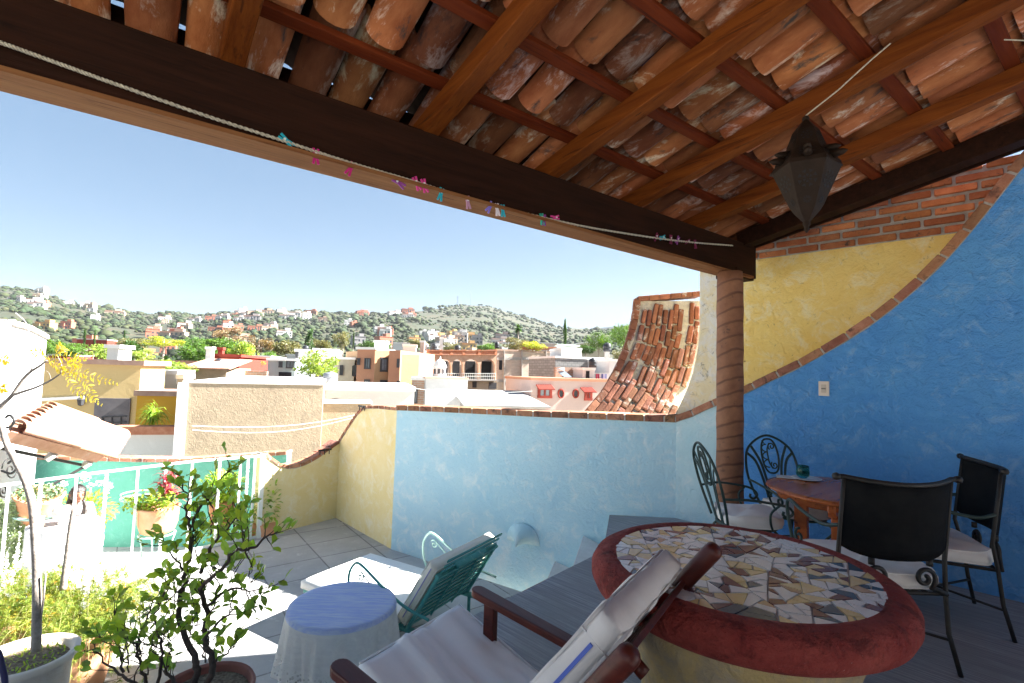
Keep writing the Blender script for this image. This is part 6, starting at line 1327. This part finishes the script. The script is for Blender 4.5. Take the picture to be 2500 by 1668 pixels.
# chapel with its little dome
cb2, a, d, n, Ln, zt = bl('chapel', 'blank white chapel wall with a small domed lantern on its roof', 1040, 1142, 924, 30, 18, 4, t_whi, (), .08, capmat=M('brick_edge', (.5, .32, .24), (.58, .4, .32), 6), caph=.10)
q = W(1073, 919, 32); s = 32/1200.; mb = MB(); mb.lathe(V3(q.x, q.y, zt), [(17*s, 0), (17*s, .25), (15*s, .3), (15*s, 25*s), (17*s, 26*s), (17.2*s, 29*s), (15*s, 30*s)], 8, cap=False); mb.build('lantern_drum', t_whi, cb2)
mb = MB(); mb.lathe(V3(q.x, q.y, zt+29*s), [(15.5*s, 0), (14.5*s, 5*s), (11.5*s, 11*s), (6.5*s, 15.5*s), (2*s, 17.5*s), (1.2*s, 20*s), (2*s, 21.5*s), (0, 25*s)], 24, cap=False); mb.build('dome', M('weathered_white', (.62, .60, .57), (.74, .72, .69), 2), cb2, smooth=True)
for k in range(8): aa = math.pi/8+k*math.pi/4+math.pi/8; dd = V3(math.cos(aa), math.sin(aa), 0); mb = MB(); mb.box(V3(q.x, q.y, zt+15*s)+dd*(14.2*s), (.06, 6*s, 15*s), (dd, V3(-dd.y, dd.x, 0), Z)); mb.build('arched_opening', m_winf, cb2)
bl('brick_annex', 'narrow brick annex with a barred window at the left side of the chapel', 1005, 1040, 928, 30.4, 6, 4, t_brk, ((1008, 1019, 953, 983),), .05)
gr_, a, d, n, Ln, zt = bl('corrugated_shed', 'grey corrugated shed roof right of the white chapel', 1142, 1332, 990, 27, 12, 9, t_conc, (), None)
mb = MB(); P0 = V3(a.x, a.y, zt)-d*.2-n*.4
for k in range(40): mb.bar(P0+d*(k*(Ln+.4)/40), P0+d*(k*(Ln+.4)/40)+n*8+Z*.55, .10, .06)
mb.prism([P0-Z*.05, P0+d*(Ln+.4)-Z*.05, P0+d*(Ln+.4)+n*8+Z*.5, P0+n*8+Z*.5], Z*.05); mb.build('roof', M('grey_corrugated', (.28, .28, .28), (.38, .37, .36), 1.5), gr_)
# rose house with red framed windows
ph, a, d, n, Ln, zt = bl('rose_house', 'pale rose house with red-framed windows and small red awnings', 1297, 1500, 928, 33, 17, 6, t_rose, ((1315, 1344, 948, 969, 'r'), (1429, 1442, 956, 975, 'r')), .08, capmat=t_pink)
for x in (1369, 1405):
    c = PL(x, 961, a, d); mb = MB(); mb.tube([c-n*.05+d*(.20*math.cos(k*.3927))+Z*(.28*math.sin(k*.3927)) for k in range(16)], .06, 6, close=True); f_ = mb.build('oval_window', t_red, ph, smooth=True); mb = MB(); mb.prism([c-n*.04+d*(.18*math.cos(k*.3927))+Z*(.26*math.sin(k*.3927)) for k in range(16)], n*.03); mb.build('pane', m_winf, f_)
for x0, x1, y in ((1308, 1346, 941), (1416, 1446, 948)):
    p, q = PL(x0, y, a, d), PL(x1, y, a, d); mb = MB(); mb.prism([p, q, q-n*.7-Z*.28, p-n*.7-Z*.28], Z*.05)
    for k in range(9): z_ = p.lerp(q, (k+.5)/9); mb.bar(z_+Z*.05, z_-n*.7-Z*.23, .05, .04)
    mb.build('awning', t_red, ph)
# block building, penthouse, tanks, laundry
bl('block_building', 'grey concrete block and brick building behind the rose house', 1356, 1492, 874, 42, 20, 6, t_blk, (), .05); bl('lower_brick_wall', 'brick wall with concrete posts above the rose house', 1357, 1424, 896, 40, 20, .4, t_brk, (), None, cat='wall')
bl('white_penthouse', 'white rooftop room with a glazed greenhouse top on the brick building', 1371, 1420, 853, 43, 10, 4, t_whi, (), .05, zb=-2, cat='roof structure'); mb = MB()
gA = W(1360, 842, 42.5); gB = W(1416, 845, 43.5)
for k in range(10): p = gA.lerp(gB, k/9); mb.bar(p-Z*.35, p, .05, .05)
mb.bar(gA, gB, .06, .06); mb.prism([gA+Z*.03, gB+Z*.03, gB+V3(0, 3, .03), gA+V3(0, 3, .03)], Z*.05); tag(mb.build('greenhouse', M('pale_green_glazing', (.5, .62, .55), rough=.3)), 'low glazed greenhouse roof on top of the white penthouse', 'greenhouse')
bl('white_shed', 'white shed with a door and laundry line in front of the block building', 1423, 1452, 903, 38, 10, 3, t_whi, ((1430, 1439, 906, 926, 'o'),), .06, zb=-4)
tank(1447, 873, 897, 9.5, 37.5, m_tank, 'black water tank on the block building, lower one'); tank(1482, 836, 859, 10, 41, m_tank, 'black water tank raised on a concrete post, near the willows', pole=2.2)
bl('right_white_wall', 'white wall with stubs of pink brick just left of the brick buttress', 1488, 1540, 882, 38, 10, 6, t_whi, (), .03)
t = thing('laundry_line', 'line of dark red and blue clothes in front of the white shed', 'laundry', W(1468, 926, 37)); cl = [(.35, .03, .08), (.28, .02, .07), (.5, .5, .55), (.06, .08, .25), (.4, .4, .6), (.2, .25, .5), (.6, .6, .62)]
for k, c in enumerate(cl): p = W(1455+k*4.5, 913, 37); mb = MB(); mb.prism([p, p+V3(.12, 0, 0), p+V3(.11, .01, -.36), p+V3(.0, .02, -.34)], (0, .02, 0)); mb.build('garment', M('cloth_%d' % k, c), t)
mb = MB(); mb.bar(W(1450, 912, 37), W(1490, 912, 37), .02, .02); mb.build('line', m_wpaint, t)
sp2 = thing('solar_heater', 'small solar water heater on a frame above the rose house', 'solar heater', W(1365, 921, 36)); mb = MB(); a1, a2 = W(1360, 907, 36), W(1378, 907, 36); mb.prism([a1, a2, a2+V3(.5, -.6, -.45), a1+V3(.5, -.6, -.45)], Z*.05); mb.build('panel', m_glass, sp2); mb = MB(); mb.tube([a1+Z*.12, a2+Z*.12], .13, 12); mb.build('tank', t_whi, sp2, smooth=True); mb = MB(); [mb.bar(p, p-Z*.6, .04, .04) for p in (a1, a2)]; mb.build('frame', m_winf, sp2)
# more town blocks in the mid distance, each its own house
for i, (px0, px1, yt, Y, m_, lb) in enumerate(((120, 165, 868, 60, t_red, 'low red house between trees left of the yellow house roof'), (188, 262, 828, 140, t_red, 'long red arcaded house with cypresses on the left'), (345, 400, 893, 36, t_whi, 'white house with small dark tank behind left trees'), (262, 290, 850, 24, t_whi, 'white roof stub standing above the yellow house'), (1430, 1480, 838, 75, t_bei, 'beige house half hidden behind the willows'), (1320, 1360, 838, 110, t_rose, 'pink house below the bare slope'), (960, 1000, 838, 90, t_whi, 'white house behind the orange building roof'), (700, 740, 868, 60, t_whi, 'white house behind the taller white block'))):
    bl('town_house', lb, px0, px1, yt, Y, 12, 1.2 if Y < 40 else 5, m_, (), .1)
# ================================================================ trees
def crown(kind, n, seed):
    r = random.Random(seed); mb = MB(); cl = []
    if kind == 'round':
        for k in range(34): v = rv(r); f = r.uniform(.45, .92); cl.append((V3(v.x*f, v.y*f, v.z*f*.8), r.uniform(.22, .38)))
    elif kind == 'airy':
        for k in range(30): v = rv(r); f = r.uniform(.3, 1.0); cl.append((V3(v.x*f, v.y*f, v.z*f*.8), r.uniform(.16, .28)))
    elif kind == 'conifer':
        for k in range(30): z = r.uniform(-1, 1); a = r.uniform(0, 6.28); w_ = (1-(z+1)/2)*.8+.12; cl.append((V3(math.cos(a)*w_*.75, math.sin(a)*w_*.75, z), .20))
    elif kind == 'cypress':
        for k in range(40): z = -1+2*k/39; w_ = math.sin(math.pi*min(1, (z+1.1)/2.15))**.7; a = r.uniform(0, 6.28); cl.append((V3(math.cos(a)*w_*.5, math.sin(a)*w_*.5, z), .34))
    elif kind == 'willow':
        for k in range(46): v = rv(r); f = r.uniform(.5, .95); cl.append((V3(v.x*f, v.y*f, v.z*f*.7+.1), r.uniform(.2, .32)))
    for i in range(n):
        c, s = cl[i % len(cl)]; v = rv(r); p = c+v*s*r.uniform(.5, 1.05)
        if kind == 'willow': p.z -= r.random()**2*.5; d = (V3(0, 0, -1)+rv(r)*.4).normalized(); L = .12; w_ = .035
        elif kind == 'cypress': d = (Z+rv(r)*.5).normalized(); L = .16; w_ = .12
        else: d = (v+rv(r)*.7).normalized(); L = r.uniform(.08, .15) if kind != 'airy' else r.uniform(.06, .12); w_ = L*.7
        g = r.uniform(.6, 1.35)*(1.0); mb.tone = (g*r.uniform(.85, 1.2), g, g*.9); s_ = d.orthogonal().normalized() if r.random() < .5 else d.cross(rv(r)).normalized()
        mb.add([p, p+d*L*.5+s_*w_*.5, p+d*L, p+d*L*.5-s_*w_*.5], [(0, 1, 2, 3)])
    return mb
CR = {}
tm = dict(green=leafmat('tree_green', (.07, .15, .03), (.12, .22, .05), .3, 2), dark=leafmat('tree_dark_green', (.03, .08, .02), (.06, .12, .03), .25, 2), lime=leafmat('tree_lime', (.20, .30, .07), (.30, .40, .10), .35, 2), olive=leafmat('tree_olive', (.14, .15, .07), (.20, .19, .10), .2, 2), brown=leafmat('tree_brown', (.18, .13, .08), (.25, .18, .11), .2, 2), yellow=leafmat('tree_yellow_green', (.30, .36, .06), (.40, .44, .09), .35, 2))
NT = dict(round=3400, airy=3200, conifer=2600, cypress=1800, willow=5200)
def tree(kind, colr, px, yc, hw, hh, Y, label, group=None, name=None):
    key = (kind, colr); c = W(px, yc, Y); sx, sz = hw*Y/1200, hh*Y/1200
    nm = name or {'conifer': 'conifer', 'cypress': 'cypress_tree', 'willow': 'willow_tree'}.get(kind, 'broadleaf_tree'); t = thing(nm, label, 'tree', V3(c.x, c.y, -9.5), group)
    if kind not in CR: CR[kind] = [crown(kind, NT[kind], 11+len(kind)), crown(kind, NT[kind], 50+len(kind))]
    mk = ('me', kind, colr, rnd.randrange(2))
    if mk not in CR:
        o = CR[kind][mk[3]].build('crown', tm[colr], loc=(0, 0, 0)); CR[mk] = o.data; bpy.data.objects.remove(o)
    o = bpy.data.objects.new('crown', CR[mk]); SC.collection.objects.link(o); o.parent = t; o.location = (0, 0, c.z+9.5); o.scale = (sx, sx, sz); o.rotation_euler = (0, 0, rnd.uniform(0, 6.28))
    mb = MB(); b = V3(c.x, c.y, -9.5); r = max(.08, sx*.07); mb.tube([b, b.lerp(c, .5)+V3(sx*.05, 0, 0), c-Z*sz*.3, c+Z*sz*.5], [r*1.3, r, r*.7, r*.2], 8)
    if kind in ('round', 'airy', 'willow'):
        for k in range(5): a = k*1.26+rnd.random(); mb.tube([c-Z*sz*.5, c+V3(math.cos(a)*sx*.35, math.sin(a)*sx*.35, 0), c+V3(math.cos(a)*sx*.7, math.sin(a)*sx*.7, sz*.35)], [r*.5, r*.3, r*.08], 6)
    mb.build('trunk', m_bark, t); return t
TR = [('round', 'lime', 395, 900, 62, 28, 26, 'broad bright green tree right above the yellow terrace building'), ('round', 'dark', 322, 856, 30, 32, 40, 'dark green round tree behind the yellow house roof'), ('airy', 'lime', 255, 862, 50, 26, 48, 'pale green airy tree left of the dark round tree'),
 ('airy', 'green', 180, 858, 50, 26, 55, 'loose green tree above the left end of the yellow house'), ('round', 'green', 480, 862, 44, 30, 46, 'mid green tree behind the chimneys'), ('round', 'green', 545, 848, 40, 28, 52, 'rounded green tree above the red house'), ('round', 'lime', 592, 862, 34, 36, 44, 'yellow green tree right of the red house'),
 ('airy', 'yellow', 400, 836, 48, 16, 80, 'flat wide yellow green tree in the left middle distance'), ('airy', 'brown', 556, 822, 32, 30, 75, 'bare reddish brown tree above the red house'), ('airy', 'brown', 632, 842, 38, 28, 70, 'wide brown olive tree right of the reddish one'), ('round', 'olive', 698, 850, 38, 24, 72, 'grey green tree left of the tall dark conifer'),
 ('conifer', 'dark', 757, 830, 17, 26, 75, 'dark conifer behind the white houses'), ('airy', 'olive', 838, 832, 24, 30, 70, 'tall olive tree left of the orange building'), ('round', 'dark', 897, 845, 20, 16, 60, 'dense dark tree above the orange building roof'), ('airy', 'lime', 776, 890, 56, 42, 30, 'large feathery light green tree in front of the white houses'),
 ('round', 'yellow', 1300, 846, 30, 15, 56, 'sunny yellow green tree behind the brick building'), ('airy', 'olive', 1262, 842, 32, 22, 60, 'olive airy tree behind the brick building'), ('cypress', 'dark', 1379, 818, 5.5, 30, 70, 'tall slim cypress standing alone against the hill'), ('willow', 'green', 1462, 830, 34, 30, 64, 'left willow with hanging light green foliage'), ('willow', 'green', 1535, 815, 52, 38, 60, 'taller willow touching the brick buttress'),
 ('round', 'dark', 1430, 853, 22, 14, 60, 'small dark tree at the foot of the willows'), ('airy', 'olive', 1515, 868, 26, 22, 50, 'grey olive bush beside the raised water tank'), ('round', 'green', 660, 872, 22, 16, 50, 'small green tree left of the taller white block'), ('airy', 'lime', 622, 888, 20, 18, 38, 'small lime tree in front of the domed white house'), ('round', 'olive', 330, 838, 40, 16, 90, 'grey green tree mass below the left hill'),
 ('round', 'green', 1195, 850, 24, 14, 70, 'green tree behind the arches, right of the tanks'), ('airy', 'olive', 1100, 848, 26, 14, 70, 'olive tree behind the arches, left of the middle tank'), ('round', 'green', 475, 838, 36, 16, 100, 'green tree mass below the middle hillside'), ('cypress', 'dark', 206, 829, 4, 20, 90, 'left one of two thin cypresses before the red arcaded house'), ('cypress', 'dark', 231, 828, 3.5, 18, 90, 'right one of two thin cypresses before the red arcaded house'), ('cypress', 'dark', 303, 826, 3, 16, 95, 'thin cypress right of the red arcaded house'), ('cypress', 'dark', 863, 833, 3, 18, 80, 'thin cypress between the olive tree and dark tree'),
 ('round', 'green', 930, 842, 26, 12, 110, 'green tree behind the rooftop rooms'), ('round', 'olive', 1020, 840, 26, 12, 120, 'olive tree left of the slim stair tower'), ('round', 'green', 120, 846, 40, 22, 70, 'green tree beside the white side wall'), ('airy', 'lime', 350, 868, 24, 20, 34, 'lime tree between dark tree and tile-roofed house'), ('round', 'olive', 780, 842, 30, 16, 90, 'olive tree between the conifer and the olive tall tree')]
for a in TR: tree(*a)
def palm(px, yc, r_, Y, ybase, label):
    c = W(px, yc, Y); b = W(px, ybase, Y); s = r_*Y/1200; t = thing('palm_tree', label, 'tree', b); mb = MB(); mb.tube([b, b.lerp(c, .5), c], [s*.16, s*.12, s*.12], 8); mb.build('trunk', m_bark, t); lv = MB()
    for k in range(70):
        d = (rv()+Z*.15).normalized(); P = [c+d*s*f+Z*(-.35*s*f*f) for f in (0, .35, .7, 1)]; lv.tone = gt(.6, 1.2)
        for j in range(3): q = (P[j+1]-P[j]); sd = q.cross(Z).normalized()*s*(.10, .13, .08, .01)[j+1]; s0 = q.cross(Z).normalized()*s*(.03, .10, .13)[j]; lv.add([P[j]-s0, P[j]+s0, P[j+1]+sd, P[j+1]-sd], [(0, 1, 2, 3)])
    lv.build('crown', tm['dark'], t)
palm(1265, 800, 14, 80, 850, 'tall palm standing above the sunny trees'); palm(1172, 852, 17, 58, 885, 'bushy palm behind the arches'); palm(404, 878, 16, 40, 910, 'fan palm among the trees left of the chimneys')
for (x0, y0, x1, y1, Y0, Y1, lb) in ((470, 1040, 960, 990, 12, 14, 'upper sagging white cable across the tan wall'), (470, 1050, 900, 1010, 12, 13.5, 'lower sagging white cable across the tan wall'), (940, 938, 1300, 955, 24, 26, 'thin cable in front of the brick building')):
    mb = MB(); a, b = W(x0, y0, Y0), W(x1, y1, Y1); mb.tube([a.lerp(b, k/10)-Z*(.25*math.sin(math.pi*k/10)) for k in range(11)], .007, 4); tag(mb.build('overhead_cable', m_wpaint), lb, 'cable')

# ================================================================ air
hzb = MB(); hzb.box((0, 1350, 200), (7000, 3300, 430)); hm_ = bpy.data.materials.new('haze_air'); hm_.use_nodes = True; tt = hm_.node_tree; tt.nodes.clear(); ov = tt.nodes.new('ShaderNodeOutputMaterial'); pv_ = tt.nodes.new('ShaderNodeVolumePrincipled')
pv_.inputs['Color'].default_value = (.86, .92, 1, 1); pv_.inputs['Density'].default_value = .00006; pv_.inputs['Anisotropy'].default_value = .2; tt.links.new(pv_.outputs[0], ov.inputs['Volume'])
tag(hzb.build('haze', hm_), kind='stuff')
